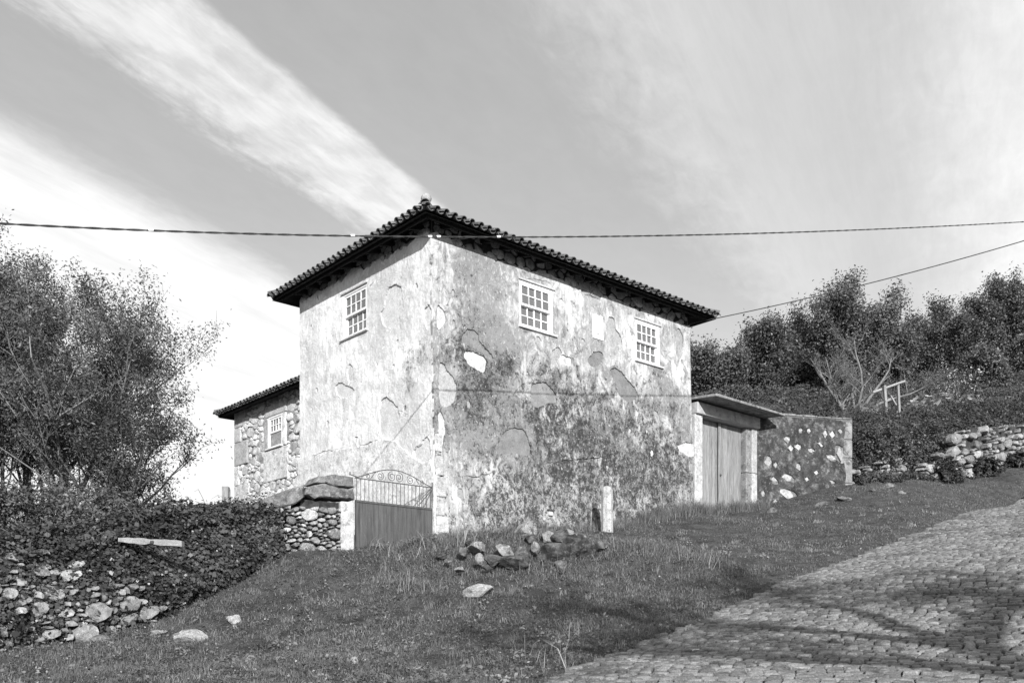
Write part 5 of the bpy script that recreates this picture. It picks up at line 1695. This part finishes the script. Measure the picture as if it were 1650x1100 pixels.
# coarser tufts, some of them dead and pale
def tufts(name, n, y0, y1, per, h0, h1, mat, r, label, tone_c, cond):
    X, Y = sample_fan(n, y0, y1, r); yl_ = np.interp(X, LXS, LYS); rv_, _ = road_w(X, Y)
    k = (Y < yl_ - .1) & (rv_ < .06) & cond(X, Y); X, Y = X[k], Y[k]
    hh = np.repeat(r.uniform(h0, h1, len(X)), per); tn = np.repeat(np.clip(r.normal(tone_c, .22, len(X)), 0, 1), per)
    sp_ = np.repeat(r.uniform(.02, .09, len(X)), per)
    XX = np.repeat(X, per) + r.normal(0, 1, len(X) * per) * sp_; YY = np.repeat(Y, per) + r.normal(0, 1, len(X) * per) * sp_
    o = blades(XX, YY, hh, .006 * (YY / 11) ** .9, mat, name, r, .75, np.clip(tn + r.normal(0, .12, len(tn)), 0, 1))
    return tag(o, label, 'grass', kind='stuff')


lowr = lambda X, Y: ~((X > 2.0) & (Y > 15.5))
tufts('grass_tufts', 5200, 7.5, 22, 20, .04, .10, M['grass'], rng, 'coarse grass tufts dotted over the foreground slope', .6, lowr)
tufts('dead_grass', 1500, 7.5, 26, 16, .04, .12, M['straw'], rng, 'pale dead grass tufts among the green', .4, lambda X, Y: np.sin(1.1 * X + 2) * np.sin(1.4 * Y + X) > -.1)
tufts('road_edge_grass', 5200, 7.5, 34, 16, .03, .09, M['grass'], rng, 'ragged grass creeping over the edge of the cobbles', .5, lambda X, Y: np.abs(road_w(X, Y)[0] + .05) < .22)

# low broad-leaved weeds and clover mixed in the turf
n = 60000
X, Y = sample_fan(n, 7.5, 24, rng)
yl = np.interp(X, LXS, LYS); rv, _ = road_w(X, Y)
keep = (Y < yl - .05) & (rv < -.1) & ~((X > 2.5) & (Y > 15.5)) & (np.sin(2.3 * X + 1) * np.sin(1.9 * Y + 2 * np.sin(X)) > -.35)
X, Y = X[keep], Y[keep]; Z, _ = turf_z(X, Y)
P = np.stack([X, Y, Z + rng.uniform(.01, .06, len(X))], 1)
N = np.tile([0, -.15, 1.0], (len(X), 1))
wo_ = leaf_cloud(P, N, .035, .35, M['grass'], 'clover', aspect=.85, tone=np.clip(rng.normal(.5, .25, len(X)), 0, 1))
tag(wo_, 'low clover and small weeds mixed through the foreground grass', 'weeds', kind='stuff')
# broad-leaved rosettes
n = 1100
X, Y = sample_fan(n, 7.5, 22, rng); yl = np.interp(X, LXS, LYS); rv, _ = road_w(X, Y)
k = (Y < yl - .1) & (rv < -.15); X = np.repeat(X[k], 11) + rng.normal(0, .055, k.sum() * 11); Y = np.repeat(Y[k], 11) + rng.normal(0, .055, k.sum() * 11); Z, _ = turf_z(X, Y)
P = np.stack([X, Y, Z + rng.uniform(.02, .09, len(X))], 1)
o = leaf_cloud(P, np.tile([0, -.3, 1.0], (len(X), 1)), .052, .5, M['grass'], 'broad_weeds', aspect=.6, tone=np.clip(np.repeat(rng.normal(.42, .28, len(X) // 11), 11), 0, 1))
tag(o, 'broad leaved weeds standing out of the foreground grass', 'weeds', kind='stuff')
# dead leaves and chips of straw
n = 1700
X, Y = sample_fan(n, 7.5, 30, rng)
yl = np.interp(X, LXS, LYS); rv, _ = road_w(X, Y)
keep = (Y < yl - .05) & (rv < .0); X, Y = X[keep], Y[keep]; Z, _ = turf_z(X, Y)
P = np.stack([X, Y, Z + rng.uniform(.02, .06, len(X))], 1); N = np.tile([0, -.3, 1.0], (len(X), 1))
o = leaf_cloud(P, N, .035, .5, M['straw'], 'dead_leaves', aspect=.6)
tag(o, 'pale dead leaves scattered over the grass', 'leaves', kind='stuff')

# taller weeds along the foot of the house and gate
TX, TY = [], []
for (a0, a1, cnt, dmx) in ((-.1, 3.0, 900, .5), (3.0, 6.5, 1500, .7), (6.2, 11.4, 5200, .55)):
    a = rng.uniform(a0, a1, cnt); dd = rng.uniform(.22, .22 + dmx, cnt)
    p = C2[None] + R2[None] * a[:, None] - L2[None] * dd[:, None]; TX.append(p[:, 0]); TY.append(p[:, 1])
TX = np.concatenate(TX); TY = np.concatenate(TY)
hh_ = np.where(TX > 3.2, .34, .2) * (.35 + .5 * rng.random(len(TX)) + .5 * np.abs(np.sin(TX * 2.3) * np.sin(TX * 5.1 + 1)))
o = blades(TX, TY, hh_, np.full(len(TX), .010), M['grass'], 'tall_grass', rng, .6, np.clip(rng.normal(.5, .25, len(TX)), 0, 1))
tag(o, 'tall weeds growing along the foot of the long wall and the doors', 'grass', kind='stuff')
# dry stalks
st = np.array([ground_at(px, py, 8)[:2] for px, py in [(690, 905), (725, 880), (735, 870), (745, 885), (700, 890), (640, 905), (612, 890), (600, 900), (760, 875), (660, 950), (648, 955), (920, 1030), (880, 1060), (905, 1085), (1010, 890), (1060, 900), (1110, 905), (1150, 915), (870, 925)]])
SX = np.repeat(st[:, 0], 9) + rng.normal(0, .18, len(st) * 9); SY = np.repeat(st[:, 1], 9) + rng.normal(0, .15, len(st) * 9)
o = blades(SX, SY, np.full(len(SX), .36), np.full(len(SX), .010), M['straw'], 'dry_stalks', rng, .9)
tag(o, 'dry pale grass stalks bending over the mound by the gate', 'grass', kind='stuff')
# rough herbage over the rock heap and along its foot
n = 19000
X = rng.uniform(-2.4, 4.2, n); Y = 17.7 + rng.normal(0, .7, n)
keep = Y < np.interp(X, LXS, LYS) - .25; X, Y = X[keep], Y[keep]
o = blades(X, Y, rng.uniform(.03, .14, len(X)), np.full(len(X), .009), M['grass'], 'heap_herbage', rng, 1.1, np.clip(rng.normal(.45, .3, len(X)), 0, 1))
tag(o, 'rough herbs and grass growing between the rocks of the heap', 'grass', kind='stuff')

# ------------------------------------------------------------------ trees
def grow_tree(name, label, group, base, H_, stems, seed, nleaf, lsize, mat, bark, spread=.55, r0=.07, crown_lo=.15, tw=.16, wid=1.0, gap=0.0, levels=3, lean=(0, 0), aspect=.38, cat='tree', clump=.38):
    r_ = random.Random(seed); nr = np.random.default_rng(seed)
    mb = MB(); twigs = []
    base = Vector(base)

    def branch(p, d, ln, rad, lev):
        nseg = 5 if lev < 2 else 3
        pts = [p.copy()]; rads = [rad]; q = p.copy(); dd = d.copy()
        for i in range(nseg):
            dd = (dd + Vector((r_.gauss(0, .16), r_.gauss(0, .16), r_.gauss(.05 if lev else .03, .10)))).normalized()
            q = q + dd * ln / nseg; pts.append(q.copy()); rads.append(rad * (1 - .8 * (i + 1) / nseg) + .002)
        mb.tube(pts, rads, 6 if lev == 0 else (5 if lev == 1 else 3), cap=False)
        if lev >= levels - 1: twigs.append(pts)
        if lev < levels:
            nb_ = [9, 7, 5][lev] if lev < 3 else 0
            for j in range(nb_):
                t = r_.uniform(crown_lo if lev == 0 else .2, 1.0); k = min(int(t * nseg), nseg - 1); f = t * nseg - k
                bp_ = pts[k].lerp(pts[k + 1], f)
                az = r_.uniform(0, 2 * math.pi); el = r_.uniform(.15, .9)
                od = Vector((math.cos(az) * wid, math.sin(az) * wid, el)).normalized()
                nd = (dd * .55 + od * .8).normalized()
                branch(bp_, nd, ln * r_.uniform(.30, .52) * (1.15 - .45 * t if lev == 0 else 1), rads[k] * .42 + .0012, lev + 1)
    for k in range(stems):
        az = 2 * math.pi * k / stems + r_.uniform(-.5, .5)
        d = Vector((math.cos(az) * spread * r_.uniform(.3, 1) + lean[0], math.sin(az) * spread * r_.uniform(.3, 1) + lean[1], 1)).normalized()
        branch(base + Vector((math.cos(az) * .12, math.sin(az) * .12, -.2)), d, H_ * r_.uniform(.72, .95), r0 * r_.uniform(.6, 1.1), 0)
    root = empty(name, tuple(base), label, cat, group)
    mb.build('trunk', bark, root, True)
    if nleaf:
        segs = [(a, b) for t in twigs for a, b in zip(t[:-1], t[1:])]
        A = np.array([tuple(s[0]) for s in segs]); B = np.array([tuple(s[1]) for s in segs])
        wts = nr.gamma(clump, 1, len(segs)); wts /= wts.sum()
        idx = nr.choice(len(segs), nleaf, p=wts); t = nr.random(nleaf)[:, None]
        P = A[idx] * (1 - t) + B[idx] * t + nr.normal(0, tw, (nleaf, 3))
        ctr = np.array([base.x, base.y, base.z + H_ * .5])
        N = (P - ctr) / H_ + [0, 0, .5] + nr.normal(0, .5, (nleaf, 3))
        clt = nr.random(len(segs))[idx]
        leaf_cloud(P, N, lsize, .6, mat, 'crown', aspect=aspect, parent=root, tone=np.clip(.6 * clt + .5 * nr.random(nleaf) - .05, 0, 1), r=nr)
    return root


LG = 'trees behind the ivy wall'
def tb_(px, py, Y): p = at(px, py, Y); p.z = gz(p.x, p.y); return p
grow_tree('tree', 'tallest airy tree cut off by the left edge of the picture', LG, tb_(-25, 850, 22.5), 6.3, 6, 11, 56000, .084, M['leaf'], M['bark'], .22, .085, wid=.75, tw=.13)
grow_tree('tree', 'many stemmed airy tree in the middle of the left group', LG, tb_(55, 850, 24), 6.2, 6, 12, 48000, .084, M['leaf'], M['bark'], .24, .08, wid=.75, tw=.13)
grow_tree('tree', 'pale stemmed spreading tree nearest the stone wing', LG, tb_(108, 845, 23), 5.6, 7, 13, 54000, .084, M['leaf'], M['bark_pale'], .23, .075, wid=.75, tw=.13)

grow_tree('tree', 'low spreading tree at the right end of the left group, hanging over the ivy', LG, tb_(185, 842, 22), 3.2, 8, 14, 20000, .08, M['leaf'], M['bark'], .60, .045, wid=.9, tw=.14, crown_lo=.05)

RG = 'trees on the hillside behind the garden wall'
for (px, top, Y, st_, sd_, nl, lab, mt, spd, wd_) in [
    (1148, 528, 46, 6, 21, 26000, 'dark bushy tree just right of the house', 'leaf_dark', .6, 1.0),
    (1238, 508, 48, 6, 22, 30000, 'dark rounded tree between the house and the tallest bushy tree', 'leaf_dark', .6, 1.0),
    (1365, 455, 50, 9, 23, 52000, 'tallest bushy tree with a feathery top above the garden wall', 'leaf_dark', .5, 1.0),
    (1297, 515, 53, 6, 29, 24000, 'dark tree half hidden left of the tallest bushy tree', 'leaf_dark', .5, 1.0),
    (1432, 500, 54, 6, 30, 26000, 'tree filling the gap right of the tallest bushy tree', 'leaf_dark', .5, 1.0),
    (1488, 514, 56, 5, 24, 17000, 'slender open tree right of the wooden frame', 'leaf', .38, .8),
    (1548, 522, 56, 5, 25, 17000, 'open pale tree second from the right edge', 'leaf', .38, .8),
    (1628, 455, 56, 6, 26, 34000, 'tall eucalyptus like tree at the right edge', 'leaf', .33, .9),
    (1590, 560, 50, 6, 27, 18000, 'low dark tree in front of the tall right edge tree', 'leaf_dark', .6, 1.0),
    (1655, 535, 55, 7, 31, 20000, 'low dark tree filling the gap at the right edge', 'leaf_dark', .7, 1.0),
    (1700, 470, 58, 6, 28, 26000, 'tall tree partly beyond the right edge', 'leaf', .36, .9)]:
    p = tb_(px, 650, Y); H_ = ((CY - top) / FPX * Y - p.z) / (1.12 if mt == 'leaf_dark' else .95)
    grow_tree('tree', lab, RG, p, H_, st_, sd_, nl, .15, M[mt], M['bark'], spd, .055, .0, .24, wd_, aspect=.5)
grow_tree('fruit_tree', 'bare pale limbed fruit tree in front of the bushy trees', None, tb_(1375, 668, 40.5), 3.9, 7, 33, 0, .1, M['leaf'], M['bark_mid'], 1.25, .10, .12, levels=3, wid=1.5)
grow_tree('fruit_tree', 'twiggy bare bush beside the wooden frame', None, tb_(1535, 655, 43), 2.8, 3, 34, 300, .1, M['leaf_pale'], M['bark'], .8, .05, .2, levels=3, wid=1.2)


def bush(px, py, Y, rx, ry, rz, n, seed, lab, mt='leaf_dark', ls=.10, group=None, name='bush', tw=.10):
    nr = np.random.default_rng(seed); r_ = random.Random(seed)
    p = at(px, py, Y); p.z = max(gz(p.x, p.y) - .1, p.z - .9)
    root = empty(name, tuple(p), lab, 'bush', group)
    mb = MB(); pts_ = []
    for k in range(46):
        az = r_.uniform(0, 2 * math.pi); el = r_.uniform(.05, 1.45); q = r_.uniform(.7, 1.08)
        tip = p + Vector((rx * math.cos(az) * math.cos(el) * q, ry * math.sin(az) * math.cos(el) * q, rz * math.sin(el) * q))
        m_ = p.lerp(tip, .5) + Vector((0, 0, rz * .12))
        mb.tube([p + Vector((r_.gauss(0, rx * .25), r_.gauss(0, ry * .25), -.1)), m_, tip], [.018, .012, .004], 3, False)
        pts_.append((m_, tip))
    mb.build('stems', M['bark'], root, True)
    A = np.array([tuple(a) for a, b in pts_]); B = np.array([tuple(b) for a, b in pts_])
    idx = nr.integers(0, len(A), n); t = nr.random(n)[:, None] ** .7
    P = A[idx] * (1 - t) + B[idx] * t + nr.normal(0, 1, (n, 3)) * np.array([rx, ry, rz]) * tw
    N = (P - np.array(p)) / max(rx, rz) + [0, -.2, .4]
    leaf_cloud(P, N, ls, .6, M[mt], 'foliage', aspect=.5, parent=root, tone=np.clip(nr.normal(.4, .25, n), 0, 1), r=nr)
    return root


BG = 'dark bushes on the bank right of the garden wall'
for (px, py, Y, rx, ry, rz, n, lab) in [(1400, 768, 30.5, .85, .9, 1.75, 5000, 'dark bush pressed against the end of the garden wall'), (1445, 765, 32, .9, .9, 1.7, 5000, 'dark bush in the middle of the bank'),
                                       (1492, 735, 33.8, .9, .9, 1.5, 4500, 'dark bush left of the bare terrace stones'), (1545, 692, 36.0, 1.2, .8, 1.0, 4500, 'low dark bush over the top of the terrace wall'),
                                       (1610, 690, 37.2, 1.1, .8, .9, 4500, 'dark bush over the terrace wall near the right edge'), (1665, 680, 38, 1.1, .8, .9, 4000, 'dark bush at the right edge above the terrace wall'),
                                       (1420, 712, 33.5, 1.0, .8, .7, 4000, 'low bush on the crest of the bank below the wooden frame'), (1505, 690, 36.5, 1.0, .8, .8, 3500, 'low bush on the crest right of the wooden frame')]:
    bush(px, py, Y, rx, ry, rz, n, int(px), lab, group=BG)
UG = 'undergrowth behind the ivy wall'
for (px, py, Y, rx, rz, n, lab) in [(20, 850, 18.5, 1.3, 1.1, 5000, 'dark undergrowth at the left edge under the tall tree'), (110, 848, 20, 1.4, 1.1, 5500, 'dark undergrowth below the middle left tree'), (185, 842, 20.5, 1.0, .8, 4500, 'undergrowth below the pale stemmed tree'),
                                    (245, 825, 21, .7, .42, 2500, 'low leafy shrub on the ivy skyline left of the post')]:
    bush(px, py, Y, rx, rx, rz, n, 500 + int(px), lab, group=UG, ls=.08)

# ragged dark bushes along the foot of the terrace wall
HG = 'bushes along the foot of the terrace wall'
for k, (px, py, Y, rx, rz, lab) in enumerate([(1522, 745, 32.0, .6, .8, 'dark bush at the foot of the left end of the bare terrace stones'), (1590, 722, 33.2, .55, .55, 'dark bush at the foot of the terrace wall, between its two neighbours'), (1645, 712, 34.2, .6, .55, 'dark bush at the foot of the terrace wall, cut by the right edge')]):
    bush(px, py, Y, rx, .5, rz, 2600, 900 + k, lab, mt='brush_leaf', group=HG, ls=.12)

# brambles over the steep bank, and brush over the hillside under the trees
n = 52000
A_ = rng.uniform(.05, ts[-1], n); D_ = rng.uniform(-3.4, .35, n)
X = np.interp(A_, ts, tl[:, 0]) + np.interp(A_, ts, ttan[:, 1]) * D_; Y = np.interp(A_, ts, tl[:, 1]) - np.interp(A_, ts, ttan[:, 0]) * D_
Z = ground_z(X, Y)
lump = .5 + .5 * np.sin(1.9 * X + 1.2 * np.sin(1.3 * Y)) * np.sin(2.3 * Y + .5 * X)
up_ = rng.random(n) ** .7 * (.25 + .75 * lump) * np.where(D_ > -.2, .35, 1.0)
bare = (A_ > ts[1] + 1.9) & (D_ > -.55) & (rng.random(n) < .5)
P = np.stack([X, Y, Z + up_], 1)[~bare]
N = np.tile([.25, -.8, .7], (len(P), 1))
o = leaf_cloud(P, N, .12, .6, M['brush_leaf'], 'brambles', aspect=.45, tone=np.clip(rng.normal(.3, .25, len(P)), 0, 1))
tag(o, 'dark brambles covering the bank between the garden wall and the terrace stones', 'brambles', kind='stuff')
n = 150000
X = rng.uniform(6, 46, n); Y = rng.uniform(36, 62, n)
lump = np.sin(.9 * X + 1.2 * np.sin(.7 * Y)) * np.sin(1.1 * Y + .5 * X)
Z = ground_z(X, Y); hb_ = np.where(Y > 42, .7, .14) * np.clip(.45 + .75 * lump, .12, 1.2)
px_ = CX + FPX * X / Y
ok = (px_ > 1080) & (px_ < 2000)
P = np.stack([X, Y, Z + hb_ * rng.random(n) ** .6], 1)[ok]
N = np.tile([.2, -.8, .6], (len(P), 1))
o = leaf_cloud(P, N, .17, .65, M['brush_leaf'], 'hillside_brush', aspect=.45, tone=np.clip(rng.normal(.35, .25, len(P)), 0, 1))
tag(o, 'low dark brush covering the hillside under the trees', 'brush', kind='stuff')

# ------------------------------------------------------------------ cabbages on the terrace
CG = 'cabbages growing along the terrace'
cab = [(1385, 668, 37), (1400, 660, 37.6), (1412, 672, 36.4), (1470, 655, 39), (1485, 660, 38.6), (1497, 645, 40), (1510, 652, 39.5), (1525, 640, 41), (1545, 655, 40), (1560, 643, 41.5), (1575, 650, 41)]
labs = ['pale cabbage plant at the left end of the row', 'pale cabbage second from the left end of the row', 'low cabbage in front of the left end of the row', 'pale cabbage just right of the wooden frame', 'low cabbage right of the wooden frame, nearer the bank',
        'tall cabbage standing above its neighbours right of the frame', 'cabbage in the middle of the right hand run', 'cabbage at the back of the right hand run', 'cabbage beside the twiggy bare bush', 'cabbage behind the twiggy bare bush', 'last cabbage at the right end of the row']
for k, (px, py, Y) in enumerate(cab):
    p = tb_(px, py, Y); r_ = random.Random(k)
    p.z += .12; root = empty('cabbage', tuple(p), labs[k], 'plant', CG)
    zt_ = max(.5, min(1.3, (CY - py + 6) / FPX * Y - p.z))
    mb = MB(); mb.tube([p, p + Vector((.02, 0, zt_ * .6)), p + Vector((0, .02, zt_))], [.025, .02, .015], 5); mb.build('stalk', M['bark'], root)
    for j in range(17):
        az = j * 2.4 + r_.uniform(-.3, .3); el = r_.uniform(-.2, .9); c_ = p + Vector((0, 0, zt_ * r_.uniform(.55, 1)))
        d = Vector((math.cos(az) * math.cos(el), math.sin(az) * math.cos(el), math.sin(el))); s_ = d.cross(Vector((0, 0, 1))).normalized(); l_ = r_.uniform(.24, .42)
        V = [c_, c_ + d * l_ * .45 + s_ * l_ * .30 + Vector((0, 0, .04)), c_ + d * l_ * .55, c_ + d * l_ * .45 - s_ * l_ * .30 + Vector((0, 0, .04)), c_ + d * l_ * .85 + s_ * l_ * .22 - Vector((0, 0, .03)), c_ + d * l_ - Vector((0, 0, .06)), c_ + d * l_ * .85 - s_ * l_ * .22 - Vector((0, 0, .03))]
        mk('leaf', V, [(0, 2, 1), (0, 3, 2), (1, 2, 5, 4), (2, 3, 6, 5)], M['leaf_pale'], root, True, None, {'tone': [r_.random()] * 7})

# ------------------------------------------------------------------ wooden frame on the terrace
f0 = at(1430, 680, 36.8); f1 = at(1451, 677, 37.4)
frame = empty('timber_frame', tuple(f0), 'bleached wooden frame of two posts and a slanting beam on the terrace', 'frame')
def bar(p, q, wd, dp, mat, name, parent):
    d = (q - p).normalized(); s_ = d.cross(Vector((0, 1, 0))).normalized(); n_ = d.cross(s_).normalized()
    vs = [e + s_ * a * wd / 2 + n_ * b * dp / 2 for e in (p, q) for a in (-1, 1) for b in (-1, 1)]
    return MB().hexa(vs).build(name, mat, parent)
dn_ = Vector((0, 0, -.5))
bar(at(1425, 621, 36.8), at(1430.5, 680, 36.8) + dn_, .085, .14, M['white_wood'], 'post', frame)
bar(at(1446.5, 617, 37.4), at(1450.5, 677, 37.4) + dn_, .075, .14, M['white_wood'], 'post', frame)
bar(at(1406, 632, 36.7), at(1457, 614, 37.45), .075, .09, M['grey_wood'], 'crossbeam', frame)
bar(at(1426, 647, 36.75), at(1434, 643, 36.9), .085, .09, M['white_wood'], 'stub_rail', frame)
bar(at(1435, 637, 36.9), at(1444, 652, 37.0), .045, .06, M['grey_wood'], 'brace', frame)
# dead branch arching behind
mb = MB(); mb.tube([at(1395, 690, 36), at(1388, 660, 36.2), at(1392, 643, 36.4), at(1404, 632, 36.6)], [.03, .03, .025, .02], 6)
mb.tube([at(1430, 680, 36), at(1410, 668, 36), at(1400, 655, 36)], [.025, .02, .012], 6)
o = mb.build('dead_branch', M['bark'], None, True); tag(o, 'dark dead branch arching up to the wooden frame', 'branch')

# ------------------------------------------------------------------ overhead cables
def wire_pts(keys, n=120):
    kx = np.array([k[0] for k in keys], float); ky = np.array([k[1] for k in keys], float); kd = np.array([k[2] for k in keys], float)
    co = np.polyfit(kx, ky, 2); cd = np.polyfit(kx, kd, 2 if len(kx) > 2 else 1)
    xs_ = np.linspace(kx[0], kx[-1], n)
    return [at(x, np.polyval(co, x), np.polyval(cd, x)) for x in xs_]


cab1 = empty('overhead_cable', tuple(at(825, 382, 17)), 'twisted black overhead cable crossing in front of the roof', 'cable')
k1 = []
for px, py in [(-700, 325), (0, 362), (250, 371), (570, 378), (700, 380), (940, 382), (1100, 381), (1300, 376), (1500, 366), (1650, 355), (2300, 300)]:
    # the cable hangs in a vertical plane running beside the long wall
    tx = (px - CX) / FPX; kq = (tx * 16 + 1) / (6.13 - tx * 3.9); k1.append((px, py, 16 + 3.9 * kq))
line = []
for i in range(len(k1) - 1):
    pass
xs_ = np.linspace(-650, 2250, 420)
co = np.polyfit([k[0] for k in k1[1:-1]], [k[1] for k in k1[1:-1]], 2)
for x in xs_:
    tx = (x - CX) / FPX; kq = (tx * 16 + 1) / (6.13 - tx * 3.9); line.append(at(x, np.polyval(co, x), 16 + 3.9 * kq))
for ph in (0, math.pi):
    pts = []; acc = 0
    for i, p in enumerate(line):
        if i: acc += (p - line[i - 1]).length
        an = acc * 2 * math.pi / .55 + ph
        pts.append(p + Vector((0, -.45 * math.cos(an), math.sin(an))) * .0075)
    mb = MB(); mb.tube(pts, .0095, 5); mb.build('strand', M['cable'], cab1, True)
for x in (240, 570, 690, 704, 802):  # white sleeves added as the cable's pale flecks of lichen and reflected light
    i = int(np.argmin(np.abs(xs_ - x))); p = line[i]; d = (line[i + 1] - p).normalized()
    mb = MB(); mb.tube([p - d * .035 + Vector((0, 0, .006)), p + d * .035 + Vector((0, 0, .008))], .019, 7); mb.build('cable_fleck', M['cable_fleck'], cab1)
tipw = FR(A_END - .02, 8.60, .06)
co2 = [(1110, 521), (1200, 504), (1400, 456), (1650, 388)]
c2p = np.polyfit([c[0] for c in co2], [c[1] for c in co2], 2)
pts = [tipw]
for x in np.linspace(1118, 1900, 60):
    t = (x - 1108) / 542; pts.append(at(x, np.polyval(c2p, x), tipw.y - 1.2 * t))
mb = MB(); mb.tube(pts, .013, 5); o = mb.build('service_wire', M['cable'], None, True)
tag(o, 'thin wire running from the house corner up to the right', 'wire')

# ------------------------------------------------------------------ the bare tree on the near side whose shadow lies on the road
sh = Vector((5.5, 1.5, 0)); sh.z = gz(sh.x, sh.y) - .1
ends = []
shade_root = empty('roadside_tree', tuple(sh), 'thinly leaved roadside tree just right of the view whose branch shadows fall on the cobbles', 'tree')
mb = MB(); r_ = random.Random(5)


def limb(pts, r0, r1, twigs, lev=0):
    P = np.array([tuple(p) for p in pts]); S = np.linspace(0, len(P) - 1, 9 if lev == 0 else 6)
    Q = [Vector(catmull(P, np.arange(len(P)), min(v, len(P) - 1.0001))) for v in S]
    Q = [q + Vector((r_.gauss(0, .05), r_.gauss(0, .05), r_.gauss(0, .04))) * (1 if 0 < i < len(Q) - 1 else 0) for i, q in enumerate(Q)]
    mb.tube(Q, [r0 + (r1 - r0) * i / (len(Q) - 1) for i in range(len(Q))], 7 if lev == 0 else 4)
    for k in range(twigs):
        t = r_.uniform(.3, 1); q = Q[min(int(t * (len(Q) - 1)), len(Q) - 2)]; d = (Q[-1] - Q[0]).normalized()
        e = (d * .7 + Vector((r_.gauss(0, .5), r_.gauss(0, .5), r_.gauss(.25, .4)))).normalized() * r_.uniform(.7, 1.6) * (1 if lev == 0 else .5)
        if (q + e).x < .60 * max((q + e).y, 0) + .3: continue
        ends.append(q + e)
        limb([q, q + e * .5 + Vector((0, 0, .08)), q + e], max(r1 * .9, .012), .006, 4 if lev == 0 else 0, lev + 1)


O = lambda x, y, z: sh + Vector((x, y, z))
limb([O(0, 0, 0), O(.06, .05, 1.4), O(-.05, .1, 2.9), O(.05, .1, 4.0)], .27, .19, 0)
limb([O(0, .1, 2.8), O(-.9, .3, 3.5), O(-2.0, .6, 3.9), O(-3.2, 1.1, 4.3)], .22, .06, 12)
limb([O(0, .1, 3.7), O(.8, .4, 4.5), O(2.0, .8, 5.2), O(3.4, 1.0, 5.7)], .20, .06, 12)
limb([O(.05, .1, 4.0), O(-.5, -.2, 5.0), O(-1.2, -.2, 5.9), O(-2.3, 0, 6.6)], .18, .05, 12)
limb([O(.05, .1, 4.0), O(.4, .3, 5.1), O(.5, .4, 6.2), O(.9, .5, 7.4)], .16, .05, 12)
limb([O(-1.5, .45, 3.7), O(-2.2, .1, 4.4), O(-3.2, -.1, 4.9), O(-4.4, .2, 5.1)], .15, .04, 12)
mb.build('trunk', M['bark'], shade_root, True)
E_ = np.array([tuple(e) for e in ends]); idx = rng.integers(0, len(E_), 9500)
P = E_[idx] + rng.normal(0, .22, (len(idx), 3))
P = P[P[:, 0] > .60 * np.maximum(P[:, 1], 0) + .35]
idx = np.zeros(len(P))
leaf_cloud(P, rng.normal(0, 1, (len(idx), 3)), .10, .3, M['leaf'], 'crown', aspect=.6, parent=shade_root)
